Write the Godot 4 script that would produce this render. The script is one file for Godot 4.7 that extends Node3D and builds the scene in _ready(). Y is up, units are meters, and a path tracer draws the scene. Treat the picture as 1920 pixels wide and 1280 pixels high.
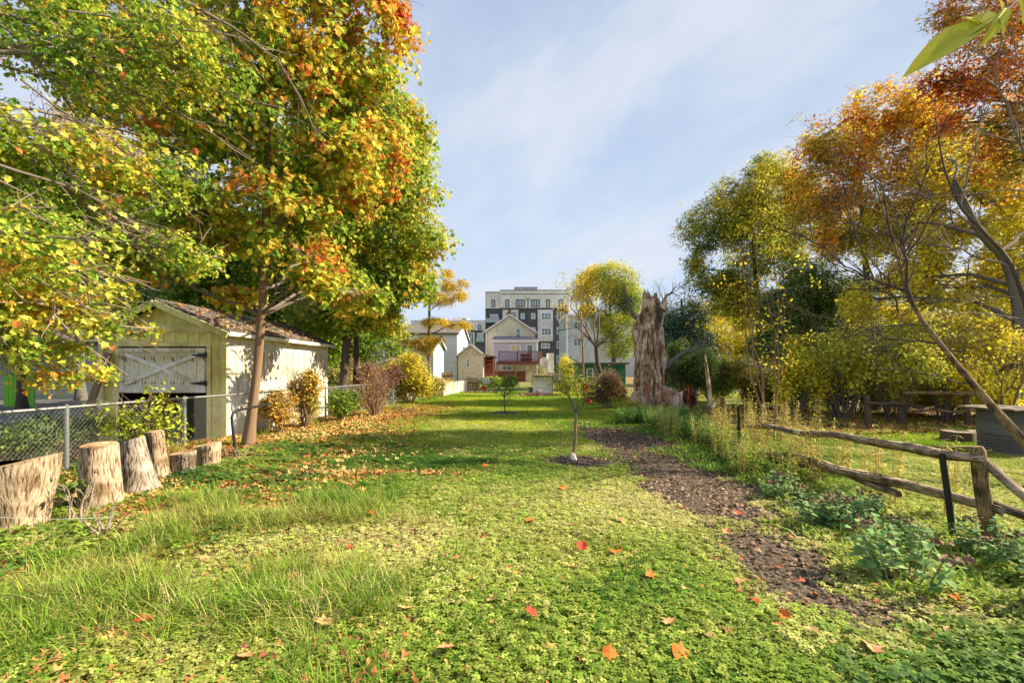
extends Node3D
# A long back garden in autumn: lawn, maples, an old shed, a snag, and houses beyond. Units are metres, the eye stands at the origin looking along -z.
const F := 850.0      # focal length, in pixels of the 1920-wide photograph
const HZ := 690.0     # row of the horizon
const EYE := 1.6
const EXPOSURE := 2.6
var rng := RandomNumberGenerator.new()
var nz := FastNoiseLite.new()
var nzf := FastNoiseLite.new()
var used := {}
var M := {}


class MB:   # collects triangles for one mesh
	var v := PackedVector3Array()
	var n := PackedVector3Array()
	var c := PackedColorArray()
	var i := PackedInt32Array()
	var col := Color.WHITE

	func pt(p: Vector3, nn: Vector3) -> int:
		v.append(p)
		n.append(nn)
		c.append(col)
		return v.size() - 1

	func tri(a: Vector3, b: Vector3, d: Vector3) -> void:
		var nn := (b - a).cross(d - a).normalized()
		var k := v.size()
		pt(a, nn)
		pt(b, nn)
		pt(d, nn)
		i.append_array([k, k + 2, k + 1])

	func poly(pts: Array, out: Vector3) -> void:   # flat, turned to face out
		var nn: Vector3 = (pts[1] - pts[0]).cross(pts[2] - pts[0]).normalized()
		var flip := nn.dot(out) < 0.0
		if flip:
			nn = -nn
		var k := v.size()
		for p in pts:
			pt(p, nn)
		for j in range(1, pts.size() - 1):
			if flip:
				i.append_array([k, k + j, k + j + 1])
			else:
				i.append_array([k, k + j + 1, k + j])

	func box(xf: Transform3D, size: Vector3, ch := 0.0) -> void:
		var h := size * 0.5
		ch = minf(ch, minf(h.x, minf(h.y, h.z)) * 0.6)
		var q := func(ax: int, s: Vector3) -> Vector3:   # corner point on the face across axis ax
			var e := h - Vector3(ch, ch, ch)
			e[ax] = h[ax]
			return xf * (e * s)
		for ax in 3:
			var b := (ax + 1) % 3
			var d := (ax + 2) % 3
			for sg in [-1.0, 1.0]:
				var o := Vector3.ZERO
				o[ax] = sg
				var pts := []
				for k in [[-1, -1], [1, -1], [1, 1], [-1, 1]]:
					var s := Vector3.ZERO
					s[ax] = sg
					s[b] = k[0]
					s[d] = k[1]
					pts.append(q.call(ax, s))
				poly(pts, xf.basis * o)
			if ch <= 0.0:
				continue
			for k in [[-1, -1], [1, -1], [1, 1], [-1, 1]]:
				var s0 := Vector3.ZERO
				s0[b] = k[0]
				s0[d] = k[1]
				var s1 := s0
				s0[ax] = -1
				s1[ax] = 1
				var o2 := Vector3.ZERO
				o2[b] = k[0]
				o2[d] = k[1]
				poly([q.call(b, s0), q.call(b, s1), q.call(d, s1), q.call(d, s0)], xf.basis * o2)
		if ch > 0.0:
			for k in 8:
				var s := Vector3(1 if k & 1 else -1, 1 if k & 2 else -1, 1 if k & 4 else -1)
				poly([q.call(0, s), q.call(1, s), q.call(2, s)], xf.basis * s)

	func beam(a: Vector3, b: Vector3, w: float, h: float, ch := 0.0, up := Vector3.UP) -> void:
		var z := (b - a).normalized()
		var x := up.cross(z).normalized()
		box(Transform3D(Basis(x, z.cross(x), z), (a + b) * 0.5), Vector3(w, h, a.distance_to(b)), ch)

	func sweep(pts: Array, rad: Array, sides: int, amp := 0.0, ns: FastNoiseLite = null, fr := 1.0, fl := 1.0, cap := true, off := 0.0) -> void:
		var m := pts.size()
		var t0: Vector3 = (pts[1] - pts[0]).normalized()
		var u := t0.cross(Vector3.FORWARD if absf(t0.z) < 0.9 else Vector3.UP).normalized()
		var st := v.size()
		var along := off
		for r in m:
			var t: Vector3 = (pts[mini(r + 1, m - 1)] - pts[maxi(r - 1, 0)]).normalized()
			u = (u - t * u.dot(t)).normalized()
			var w := t.cross(u)
			if r > 0:
				along += pts[r].distance_to(pts[r - 1])
			for s in sides:
				var a := TAU * s / sides
				var dr := u * cos(a) + w * sin(a)
				var rr: float = rad[r]
				if amp > 0.0:
					rr *= 1.0 + amp * ns.get_noise_3d(cos(a) * fr + 31.0, sin(a) * fr, along * fl)
				pt(pts[r] + dr * rr, dr)
		for r in m - 1:
			for s in sides:
				var a := st + r * sides + s
				var b := st + r * sides + (s + 1) % sides
				i.append_array([a, b + sides, b, a, a + sides, b + sides])
		if amp > 0.0:
			for r in m:
				for s in sides:
					var k := st + r * sides + s
					var du := v[st + r * sides + (s + 1) % sides] - v[st + r * sides + (s + sides - 1) % sides]
					var dv := v[k + sides if r < m - 1 else k] - v[k - sides if r > 0 else k]
					var nn := du.cross(dv).normalized()
					n[k] = nn if nn.length() > 0.5 else n[k]
		if cap:
			for e in [0, m - 1]:
				var ring := []
				for s in sides:
					ring.append(v[st + e * sides + s])
				poly(ring, (pts[0] - pts[1]) if e == 0 else (pts[m - 1] - pts[m - 2]))

	func leaf(xf: Transform3D, outline: Array, fold := 0.22, bend := 0.12) -> void:   # half outline from stem to tip; the leaf lies in xz, its stem at the origin
		for s in [-1.0, 1.0]:
			var mid := xf * Vector3(0, 0, 0.42)
			for k in outline.size() - 1:
				var a: Vector2 = outline[k]
				var b: Vector2 = outline[k + 1]
				var pa := xf * Vector3(a.x * s, a.x * fold - bend * a.y * a.y, a.y)
				var pb := xf * Vector3(b.x * s, b.x * fold - bend * b.y * b.y, b.y)
				if s > 0:
					tri(mid, pb, pa)
				else:
					tri(mid, pa, pb)

	func blade(p: Vector3, dir: Vector3, len: float, w: float, droop: float) -> void:
		var side := dir.cross(Vector3.UP).normalized() * w
		var f := dir - Vector3.UP * dir.y
		var a := p + dir * len * 0.5
		var t := p + dir * len * 0.9 + f * len * droop - Vector3.UP * len * droop * 0.6
		poly([p - side, p + side, a + side * 0.8, a - side * 0.8], Vector3.BACK)
		tri(a - side * 0.8, a + side * 0.8, t)

	func mesh(mat: Material = null) -> ArrayMesh:
		var a := []
		a.resize(Mesh.ARRAY_MAX)
		a[Mesh.ARRAY_VERTEX] = v
		a[Mesh.ARRAY_NORMAL] = n
		a[Mesh.ARRAY_COLOR] = c
		a[Mesh.ARRAY_INDEX] = i
		var m := ArrayMesh.new()
		m.add_surface_from_arrays(Mesh.PRIMITIVE_TRIANGLES, a)
		if mat:
			m.surface_set_material(0, mat)
		return m


const MAPLE := [Vector2(0, 0), Vector2(0.1, -0.02), Vector2(0.40, 0.06), Vector2(0.26, 0.24), Vector2(0.58, 0.46), Vector2(0.30, 0.52), Vector2(0.25, 0.74), Vector2(0.09, 0.76), Vector2(0, 1.0)]
const MAPLE_LITE := [Vector2(0, 0), Vector2(0.36, 0.06), Vector2(0.22, 0.26), Vector2(0.52, 0.5), Vector2(0.2, 0.6), Vector2(0, 1.0)]
const OVAL := [Vector2(0, 0), Vector2(0.26, 0.3), Vector2(0.24, 0.62), Vector2(0, 1.0)]
const SLIM := [Vector2(0, 0), Vector2(0.13, 0.35), Vector2(0, 1.0)]
const ROUND := [Vector2(0, 0), Vector2(0.4, 0.35), Vector2(0.42, 0.72), Vector2(0.12, 1.0), Vector2(0, 0.93)]


# ---------------------------------------------------------------- helpers
func P(px: float, py: float, d: float) -> Vector3:   # a measured place: where it shows in the photograph, and its distance
	return Vector3((px - 960.0) / F * d, EYE - (py - HZ) / F * d, -d)

func on_ground(px: float, d: float) -> Vector3:
	var x := (px - 960.0) / F * d
	return Vector3(x, gh(x, -d), -d)

func fence_x(d: float) -> float:
	return -7.0 + 0.144 * (d - 6.2)

func gh(x: float, z: float) -> float:   # height of the ground
	var d := -z
	var h := nz.get_noise_2d(x * 9.0, z * 9.0) * 0.035
	h -= 0.2 * smoothstep(0.2, 1.3, fence_x(d) - x) * smoothstep(5.0, 8.0, d) * smoothstep(40.0, 25.0, d)
	h += 0.12 * smoothstep(28.0, 46.0, d)
	h += 0.07 * exp(-Vector2(x - 1.05, d - 7.8).length_squared() / 0.12) + 0.06 * exp(-Vector2(x + 0.28, d - 16.0).length_squared() / 0.15)
	return h

func bed(x: float, z: float) -> float:   # how far inside the dug bed, 0 to 1
	var d := -z
	var w := nz.get_noise_2d(x * 30.0, z * 30.0) * 0.35
	return smoothstep(1.5, 1.95, x + w) * smoothstep(4.5, 3.8, x + w) * smoothstep(2.35, 3.1, d + w + 0.1 * (x - 2.0)) * smoothstep(12.9, 12.0, d + w)

func rings(x: float, z: float) -> float:   # dark mulch round the two young trees
	return maxf(smoothstep(0.62, 0.4, Vector2((x - 1.15) * 0.8, -z - 7.8).length()), smoothstep(0.6, 0.4, Vector2(x + 0.28, -z - 16.0).length()))

func litter(x: float, z: float) -> float:
	var d := -z
	var w := nz.get_noise_2d(x * 14.0 + 40.0, z * 14.0) * 0.9
	var l := smoothstep(-1.4, -4.0, x + w) * smoothstep(3.0, 6.0, d) * smoothstep(22.0, 15.0, d)
	return clampf(maxf(l, 0.9 * smoothstep(4.8, 6.0, x + w) * smoothstep(10.0, 12.5, d + w)), 0.0, 1.0)

func r(a: float, b: float) -> float:
	return rng.randf_range(a, b)

func numbered(called: String) -> String:
	var k: int = used.get(called, 0)
	used[called] = k + 1
	return called if k == 0 else "%s_%03d" % [called, k]

func thing(called: String, label: String, category: String, at := Vector3.ZERO, turn := 0.0, group := "") -> Node3D:
	var o := Node3D.new()
	o.name = numbered(called)
	add_child(o)
	o.position = at
	o.rotation.y = turn
	tag(o, label, category, group)
	return o

func tag(o: Node, label: String, category := "", group := "", kind := "") -> Node:
	if label: o.set_meta("label", label)
	if category: o.set_meta("category", category)
	if group: o.set_meta("group", group)
	if kind: o.set_meta("kind", kind)
	return o

func obj(called: String, mb, mat: Material, parent: Node = null) -> MeshInstance3D:
	var o := MeshInstance3D.new()
	o.mesh = mb.mesh() if mb is MB else mb
	o.material_override = mat
	if parent == null:
		o.name = numbered(called)
		add_child(o)
	else:
		o.name = called
		parent.add_child(o, true)
	return o

func bx(called: String, parent: Node, mat: Material, at: Vector3, size: Vector3, ch := 0.01, turn := Basis.IDENTITY) -> MeshInstance3D:
	var mb := MB.new()
	mb.box(Transform3D(turn, Vector3.ZERO), size, ch)
	var o := obj(called, mb, mat, parent)
	o.position = at
	return o

func many(called: String, mesh: Mesh, mat: Material, xfs: Array, cols: Array, parent: Node = null) -> MultiMeshInstance3D:
	var mm := MultiMesh.new()
	mm.transform_format = MultiMesh.TRANSFORM_3D
	mm.use_colors = true
	mm.mesh = mesh
	mm.instance_count = xfs.size()
	var b := PackedFloat32Array()
	b.resize(xfs.size() * 16)
	var k := 0
	for q in xfs.size():
		var t: Transform3D = xfs[q]
		var c: Color = cols[q]
		for row in 3:
			b[k] = t.basis.x[row]
			b[k + 1] = t.basis.y[row]
			b[k + 2] = t.basis.z[row]
			b[k + 3] = t.origin[row]
			k += 4
		b[k] = c.r
		b[k + 1] = c.g
		b[k + 2] = c.b
		b[k + 3] = 1.0
		k += 4
	mm.buffer = b
	var o := MultiMeshInstance3D.new()
	o.multimesh = mm
	o.material_override = mat
	o.set_meta("kind", "stuff")
	if parent == null:
		o.name = numbered(called)
		add_child(o)
	else:
		o.name = called
		parent.add_child(o, true)
	return o

func pick(pal: Array, t: float) -> Color:
	var x := clampf(t, 0.0, 0.9999) * (pal.size() - 1)
	var k := int(x)
	var c: Color = pal[k].lerp(pal[mini(k + 1, pal.size() - 1)], x - k)
	var b := r(0.95, 1.6)
	return Color(minf(c.r * b, 0.9), minf(c.g * b * r(0.94, 1.06), 0.9), c.b * b)

func spin(tilt: float) -> Basis:
	return Basis(Vector3.UP, r(0, TAU)) * Basis(Vector3.RIGHT, r(-tilt, tilt)) * Basis(Vector3.BACK, r(-tilt, tilt))

func ball() -> Vector3:
	var y := r(-1, 1)
	var a := r(0, TAU)
	var s := sqrt(1.0 - y * y)
	return Vector3(cos(a) * s, y, sin(a) * s)


# ---------------------------------------------------------------- materials
func ntex(sd: int, freq: float, stops: Array, size := 512, kind := FastNoiseLite.TYPE_SIMPLEX, oct := 4) -> NoiseTexture2D:
	var f := FastNoiseLite.new()
	f.seed = sd
	f.noise_type = kind
	f.frequency = freq
	f.fractal_octaves = oct
	var t := NoiseTexture2D.new()
	t.width = size
	t.height = size
	t.seamless = true
	t.noise = f
	var g := Gradient.new()
	g.offsets = PackedFloat32Array(stops.map(func(s): return s[0]))
	g.colors = PackedColorArray(stops.map(func(s): return s[1]))
	t.color_ramp = g
	return t

func mat(c: Color, rough := 0.85, tex: Texture2D = null, scale := Vector3.ONE, bump := 0.0, metal := 0.0, btex: Texture2D = null) -> StandardMaterial3D:
	var m := StandardMaterial3D.new()
	m.albedo_color = c
	m.roughness = rough
	m.metallic = metal
	m.metallic_specular = 0.4
	if tex:
		m.albedo_texture = tex
		m.uv1_triplanar = true
		m.uv1_scale = scale
		m.uv1_triplanar_sharpness = 4.0
	if bump > 0.0:
		m.heightmap_enabled = true
		m.heightmap_texture = btex if btex else tex
		m.heightmap_scale = bump
		m.uv1_triplanar = true
		m.uv1_scale = scale
	return m

func lin(a: float, b: float, c: float) -> Color:   # a real-world base colour, as a material wants it
	return Color(a, b, c).linear_to_srgb()

func worn(m: StandardMaterial3D, lo: Color, scale: float, sd: int) -> StandardMaterial3D:   # a second, coarser layer of stains and weathering
	m.detail_enabled = true
	m.detail_blend_mode = BaseMaterial3D.BLEND_MODE_MUL
	m.detail_albedo = ntex(sd, 0.012, [[0.25, lo], [0.5, Color(0.97, 0.97, 0.97)], [0.75, Color.WHITE]], 256, FastNoiseLite.TYPE_SIMPLEX, 5)
	m.detail_uv_layer = BaseMaterial3D.DETAIL_UV_2
	m.uv2_triplanar = true
	m.uv2_scale = Vector3.ONE * scale
	return m

func grey(x: float) -> Color:
	return Color(x, x, x)

func leaf_mat(through := 0.7, rough := 0.6) -> StandardMaterial3D:
	var m := StandardMaterial3D.new()
	m.vertex_color_use_as_albedo = true
	m.roughness = rough
	m.metallic_specular = 0.3
	m.cull_mode = BaseMaterial3D.CULL_DISABLED
	m.backlight_enabled = true
	m.backlight = grey(through)
	return m

func make_materials() -> void:
	var grain := ntex(3, 0.02, [[0.25, grey(0.55)], [0.45, grey(0.85)], [0.55, grey(1.0)], [0.75, grey(0.7)]])
	var fine := ntex(5, 0.06, [[0.2, grey(0.7)], [0.5, grey(0.95)], [0.8, grey(1.0)]])
	var blotch := ntex(8, 0.012, [[0.2, grey(0.90)], [0.5, grey(0.97)], [0.8, grey(1.0)]])
	var ridged := ntex(9, 0.03, [[0.2, grey(0.35)], [0.45, grey(0.75)], [0.6, grey(1.0)], [0.8, grey(0.6)]])
	var dirt := ntex(11, 0.035, [[0.2, Color(0.55, 0.5, 0.45)], [0.45, Color(0.85, 0.85, 0.8)], [0.7, Color(1, 1, 1)]], 512, FastNoiseLite.TYPE_SIMPLEX, 5)
	M.ground = mat(Color.WHITE, 0.95, dirt, Vector3(0.9, 0.9, 0.9), 1.5, 0.0, ridged)
	M.ground.vertex_color_use_as_albedo = true
	M.ground.uv1_world_triplanar = true
	M.road = mat(lin(0.16, 0.155, 0.17), 0.9, fine, Vector3(1, 1, 1), 0.3)
	M.leaf = leaf_mat(0.95)
	M.leaf_thick = leaf_mat(0.4, 0.55)
	M.grass = leaf_mat(0.8, 0.65)
	M.litter = leaf_mat(0.25, 0.8)
	M.bark = mat(lin(0.28, 0.20, 0.14), 0.95, ridged, Vector3(5, 1.2, 5), 1.2)
	M.bark_dark = mat(lin(0.19, 0.15, 0.125), 0.95, ridged, Vector3(5, 1.2, 5), 1.0)
	M.bark_grey = mat(lin(0.30, 0.27, 0.25), 0.95, ridged, Vector3(4, 1.0, 4), 1.0)
	M.bark_red = mat(lin(0.30, 0.19, 0.12), 0.85, fine, Vector3(4, 1.0, 4), 0.4)
	M.twig = mat(lin(0.30, 0.24, 0.19), 0.9)
	M.twig_dark = mat(lin(0.17, 0.135, 0.12), 0.9)
	M.twig_pale = mat(lin(0.42, 0.34, 0.25), 0.9)
	M.straw = mat(lin(0.55, 0.38, 0.16), 0.9)
	var streak := ntex(21, 0.02, [[0.12, Color(0.5, 0.42, 0.36)], [0.42, Color(0.88, 0.85, 0.81)], [0.6, Color(1, 0.98, 0.95)], [0.88, Color(0.78, 0.70, 0.63)]], 512, FastNoiseLite.TYPE_SIMPLEX, 5)
	M.stump = mat(lin(0.58, 0.48, 0.37), 0.9, streak, Vector3(2.2, 0.40, 2.2), 1.6)
	M.stump_grey = mat(lin(0.50, 0.47, 0.44), 0.9, streak, Vector3(2.4, 0.40, 2.4), 1.8)
	M.stump_cut = mat(lin(0.70, 0.50, 0.33), 0.9, streak, Vector3(0.5, 4, 4), 0.6)
	M.snag = mat(lin(0.74, 0.62, 0.53), 0.9, streak, Vector3(0.8, 0.15, 0.8), 2.5)
	M.rail = mat(lin(0.54, 0.46, 0.35), 0.92, streak, Vector3(5, 5, 0.3), 1.5)
	M.post = mat(lin(0.36, 0.27, 0.15), 0.92, streak, Vector3(5, 0.4, 5), 1.2)
	var peel := ntex(31, 0.018, [[0.0, Color(0.55, 0.38, 0.22)], [0.17, Color(0.62, 0.46, 0.30)], [0.20, Color(0.93, 0.92, 0.86)], [0.6, Color(1, 1, 0.97)], [1.0, Color(0.9, 0.89, 0.83)]], 512, FastNoiseLite.TYPE_SIMPLEX, 5)
	M.paint_yellow = mat(lin(0.82, 0.75, 0.28), 0.75, blotch, Vector3(0.8, 0.4, 0.8))
	M.trim_yellow = mat(lin(0.89, 0.84, 0.42), 0.7, blotch, Vector3(1.5, 1.5, 1.5))
	M.paint_white = mat(lin(0.74, 0.73, 0.70), 0.75, blotch, Vector3(0.7, 0.4, 0.7))
	M.trim_white = mat(lin(0.87, 0.87, 0.84), 0.7, blotch, Vector3(1, 1, 1))
	M.door_plank = mat(lin(0.86, 0.84, 0.74), 0.8, peel, Vector3(0.9, 0.22, 0.9), 0.3)
	M.shingle = mat(lin(0.115, 0.105, 0.095), 0.95, fine, Vector3(4, 4, 4), 0.5)
	M.shingle_b = mat(lin(0.17, 0.155, 0.14), 0.95, fine, Vector3(4, 4, 4), 0.5)
	M.dark = mat(lin(0.02, 0.02, 0.022), 0.9)
	M.iron = mat(lin(0.03, 0.03, 0.032), 0.5, null, Vector3.ONE, 0.0, 0.4)
	M.steel = mat(lin(0.46, 0.48, 0.48), 0.42, fine, Vector3(5, 5, 5), 0.0, 0.75)
	M.wire = mat(lin(0.30, 0.34, 0.33), 0.45, null, Vector3.ONE, 0.0, 0.7)
	var lap := Image.create(8, 64, false, Image.FORMAT_RGB8)
	for y in 64:
		lap.fill_rect(Rect2i(0, y, 8, 1), grey(0.62 if y < 5 else 0.93 + 0.07 * y / 64.0))
	var lapt := ImageTexture.create_from_image(lap)
	M.siding_cream = mat(lin(0.82, 0.77, 0.60), 0.7, lapt, Vector3(1, 4.5, 1))
	M.siding_white = mat(lin(0.86, 0.86, 0.88), 0.7, lapt, Vector3(1, 4.0, 1))
	M.siding_blue = mat(lin(0.58, 0.60, 0.72), 0.7, lapt, Vector3(1, 4.5, 1))
	M.siding_pale = mat(lin(0.55, 0.62, 0.66), 0.7, lapt, Vector3(1, 3.0, 1))
	M.tan = mat(lin(0.80, 0.66, 0.53), 0.8, blotch, Vector3(0.4, 0.3, 0.4))
	M.roof_grey = mat(lin(0.17, 0.15, 0.14), 0.9, fine, Vector3(2, 2, 2))
	M.roof_navy = mat(lin(0.05, 0.05, 0.11), 0.6, fine, Vector3(2, 2, 2))
	M.roof_brown = mat(lin(0.22, 0.15, 0.09), 0.9, fine, Vector3(2, 2, 2))
	M.stucco = mat(lin(0.82, 0.80, 0.76), 0.85, blotch, Vector3(0.2, 0.2, 0.2))
	M.stucco_white = mat(lin(0.74, 0.73, 0.75), 0.85, blotch, Vector3(0.2, 0.2, 0.2))
	var brick := Image.create(64, 64, false, Image.FORMAT_RGB8)
	for y in 64:
		for x in 64:
			var row := y / 8
			var joint := y % 8 == 0 or (x + (8 if row % 2 else 0)) % 16 == 0
			brick.set_pixel(x, y, grey(0.75) if joint else grey(0.9 + 0.1 * sin(row * 12.9 + ((x + (8 if row % 2 else 0)) / 16) * 78.2)))
	M.brick_dark = mat(lin(0.115, 0.118, 0.14), 0.85, ImageTexture.create_from_image(brick), Vector3(1.2, 1.6, 1.2))
	M.brick_red = mat(lin(0.30, 0.12, 0.07), 0.85, ImageTexture.create_from_image(brick), Vector3(1.2, 1.6, 1.2))
	M.frame_dark = mat(lin(0.04, 0.04, 0.05), 0.5)
	M.frame_white = mat(lin(0.80, 0.80, 0.80), 0.5)
	M.glass = mat(lin(0.10, 0.15, 0.18), 0.06)
	M.glass.metallic_specular = 0.8
	M.glass_bright = mat(lin(0.35, 0.42, 0.48), 0.08)
	M.glass_rail = mat(lin(0.35, 0.42, 0.46), 0.1)
	M.curtain = mat(lin(0.62, 0.56, 0.36), 0.9)
	M.deck = mat(lin(0.24, 0.07, 0.06), 0.8, fine, Vector3(3, 3, 3))
	M.deck_post = mat(lin(0.40, 0.21, 0.14), 0.8, fine, Vector3(3, 1, 3))
	M.lumber = mat(lin(0.62, 0.43, 0.26), 0.9, streak, Vector3(2, 2, 2), 0.5)
	M.picket = mat(lin(0.62, 0.50, 0.36), 0.9, streak, Vector3(6, 0.7, 6), 0.4)
	M.board_white = mat(lin(0.78, 0.77, 0.72), 0.8, blotch, Vector3(2, 2, 2))
	M.red = mat(lin(0.52, 0.035, 0.025), 0.5)
	M.orange = mat(lin(0.62, 0.14, 0.02), 0.6)
	M.lime = mat(lin(0.22, 0.62, 0.04), 0.6, fine, Vector3(3, 3, 3))
	M.green_paint = mat(lin(0.03, 0.17, 0.12), 0.7, blotch, Vector3(1, 1, 1))
	M.plastic_grey = mat(lin(0.10, 0.11, 0.12), 0.55)
	M.tarp = mat(lin(0.32, 0.36, 0.45), 0.5)
	M.stone = mat(lin(0.36, 0.35, 0.36), 0.9, dirt, Vector3(3, 3, 3), 1.0)
	M.mulch = mat(lin(0.045, 0.033, 0.035), 0.95, ridged, Vector3(3, 3, 3), 2.0)
	M.tank = mat(lin(0.15, 0.15, 0.145), 0.6, blotch, Vector3(2, 2, 2), 0.0, 0.2)
	M.board_grey = mat(lin(0.38, 0.34, 0.28), 0.9, streak, Vector3(1, 6, 8), 0.5)
	for k in ["stump", "stump_grey", "stump_cut"]:
		worn(M[k], Color(0.68, 0.64, 0.57), 0.6, 101)
	worn(M.snag, Color(0.60, 0.48, 0.40), 0.5, 102)
	for k in ["rail", "post", "picket", "lumber", "board_grey"]:
		worn(M[k], Color(0.55, 0.53, 0.50), 0.8, 103)
	for k in ["paint_yellow", "trim_yellow", "paint_white", "trim_white", "door_plank"]:
		worn(M[k], Color(0.86, 0.83, 0.76), 0.22, 104)
	for k in ["stucco", "stucco_white", "siding_white", "siding_cream", "tan", "siding_pale"]:
		worn(M[k], Color(0.94, 0.935, 0.92), 0.07, 105)
	M.snag_pale = worn(mat(lin(0.80, 0.70, 0.62), 0.9, streak, Vector3(0.8, 0.15, 0.8), 2.0), Color(0.6, 0.52, 0.46), 0.5, 106)
	M.snag_brown = worn(mat(lin(0.62, 0.46, 0.36), 0.95, streak, Vector3(1.2, 0.3, 1.2), 2.5), Color(0.5, 0.45, 0.4), 0.6, 107)
	M.seed = mat(lin(0.46, 0.24, 0.17), 0.9)
	M.cord = mat(lin(0.75, 0.74, 0.70), 0.8)


# ---------------------------------------------------------------- camera, sky, sun
func make_camera_and_light() -> void:
	var cam := Camera3D.new()
	cam.name = "camera"
	add_child(cam)
	cam.position = Vector3(0, EYE, 0)
	cam.keep_aspect = Camera3D.KEEP_HEIGHT
	cam.set_frustum(1280.0 / F * 0.05, Vector2(0, 50.0 / F * 0.05), 0.05, 1500.0)
	cam.current = true
	var we := WorldEnvironment.new()
	we.name = "world"
	var e := Environment.new()
	e.background_mode = Environment.BG_SKY
	e.tonemap_mode = Environment.TONE_MAPPER_LINEAR
	e.tonemap_exposure = EXPOSURE
	e.sdfgi_enabled = true
	e.ssao_enabled = true
	e.ssil_enabled = true
	var sky := Sky.new()
	var pm := PanoramaSkyMaterial.new()
	pm.panorama = sky_picture()
	sky.sky_material = pm
	e.sky = sky
	we.environment = e
	add_child(we)
	var sun := DirectionalLight3D.new()
	sun.name = "sun"
	sun.light_energy = 1.5
	sun.light_color = Color(1.0, 0.93, 0.80)
	sun.light_angular_distance = 0.5
	sun.shadow_enabled = true
	add_child(sun)
	sun.look_at_from_position(Vector3(0.80, 0.60, -0.10) * 50.0, Vector3.ZERO)

func sky_picture() -> ImageTexture:   # thin high cloud over blue, the same all round
	var w := 1024
	var h := 512
	var img := Image.create(w, h, false, Image.FORMAT_RGBF)
	var f := FastNoiseLite.new()
	f.seed = 77
	f.frequency = 1.0
	f.fractal_octaves = 5
	f.domain_warp_enabled = true
	f.domain_warp_amplitude = 0.35
	f.domain_warp_frequency = 1.2
	for y in h:
		var el := PI * (0.5 - (y + 0.5) / h)
		var sy := sin(el)
		var up := maxf(sy, 0.0)
		var base := Color(0.64, 0.79, 1.0).lerp(Color(0.45, 0.56, 0.77), smoothstep(0.05, 0.75, up))
		for x in w:
			var a := TAU * (x + 0.5) / w
			var d := Vector3(cos(a) * cos(el), sy, sin(a) * cos(el))
			var q := Vector2(d.x, d.z) / (up + 0.22)
			q = q.rotated(0.5)
			var n := f.get_noise_2d(q.x * 0.6, q.y * 1.1)
			var n2 := f.get_noise_2d(q.x * 1.6 + 9.0, q.y * 4.5)
			var c := smoothstep(-0.5, 0.5, n + 0.3 * n2) * 0.8
			c = maxf(c, 0.55 * smoothstep(0.22, 0.02, up))
			var col := base.lerp(Color(0.78, 0.83, 0.93), c)
			if sy < 0.0:
				col = Color(0.20, 0.20, 0.16)
			img.set_pixel(x, y, Color(col.r / EXPOSURE, col.g / EXPOSURE, col.b / EXPOSURE))
	return ImageTexture.create_from_image(img)


# ---------------------------------------------------------------- ground
func make_ground() -> void:
	var xs := [-700.0, -300.0, -120.0, -60.0, -40.0, -30.0, -24.0, -20.0, -17.0, -15.0]
	var x := -14.0
	while x < 14.01:
		xs.append(x)
		x += 0.2
	xs.append_array([15.0, 17.0, 20.0, 24.0, 30.0, 40.0, 60.0, 120.0, 300.0, 700.0])
	var zs := [300.0, 80.0, 30.0, 10.0, 4.0]
	var z := 2.0
	while z > -34.01:
		zs.append(z)
		z -= 0.22
	zs.append_array([-36.0, -39.0, -43.0, -48.0, -55.0, -65.0, -80.0, -110.0, -160.0, -300.0, -900.0])
	var mb := MB.new()
	var lawn := Color(0.20, 0.26, 0.055)
	var lawn_dry := Color(0.30, 0.28, 0.10)
	var brown := Color(0.34, 0.20, 0.11)
	var soil := Color(0.115, 0.088, 0.07)
	for zi in zs:
		for xi in xs:
			var t := clampf(0.5 + nz.get_noise_2d(xi * 12.0, zi * 12.0) + 0.5 * nz.get_noise_2d(xi * 60.0, zi * 60.0), 0.0, 1.0)
			var c: Color = lawn.lerp(lawn_dry, t)
			c = c.lerp(brown, litter(xi, zi) * clampf(0.55 + nz.get_noise_2d(xi * 40.0, zi * 40.0) * 1.2, 0.0, 0.9))
			c = c.lerp(soil, maxf(bed(xi, zi) * 0.95, rings(xi, zi)))
			mb.col = c
			var e := 0.3
			var nn := Vector3(gh(xi - e, zi) - gh(xi + e, zi), 2.0 * e, gh(xi, zi - e) - gh(xi, zi + e)).normalized()
			mb.pt(Vector3(xi, gh(xi, zi), zi), nn)
	var w := xs.size()
	for b in zs.size() - 1:
		for a in w - 1:
			var k := b * w + a
			mb.i.append_array([k, k + w, k + 1, k + 1, k + w, k + w + 1])
	tag(obj("ground", mb, M.ground), "lawn and garden ground, green with brown litter and a dark dug bed", "ground", "", "structure")
	# the paved drive beyond the left fence
	var st := MB.new()
	st.poly([Vector3(-30, -0.19, -12.0), Vector3(-10.6, -0.17, -12.0), Vector3(-10.6, -0.17, -26), Vector3(-30, -0.19, -26)], Vector3.UP)
	tag(obj("driveway", st, M.road), "grey paved drive beyond the chain-link fence", "driveway", "", "structure")


# ---------------------------------------------------------------- shed
func obj_w(called: String, mb: MB, m: Material, parent: Node3D) -> MeshInstance3D:   # shape given in world places, under a thing that is not turned
	var o := obj(called, mb, m, parent)
	o.position = -(parent.position if parent.get_parent() == self else parent.position + (parent.get_parent() as Node3D).position)
	return o

func bw(called: String, parent: Node3D, m: Material, a: Vector3, b: Vector3, ch := 0.008) -> MeshInstance3D:   # box between two corners
	var o := bx(called, parent, m, Vector3.ZERO, (b - a).abs(), ch)
	o.position = (a + b) * 0.5 - (parent.position if parent.get_parent() == self else parent.position + (parent.get_parent() as Node3D).position)
	return o

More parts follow.
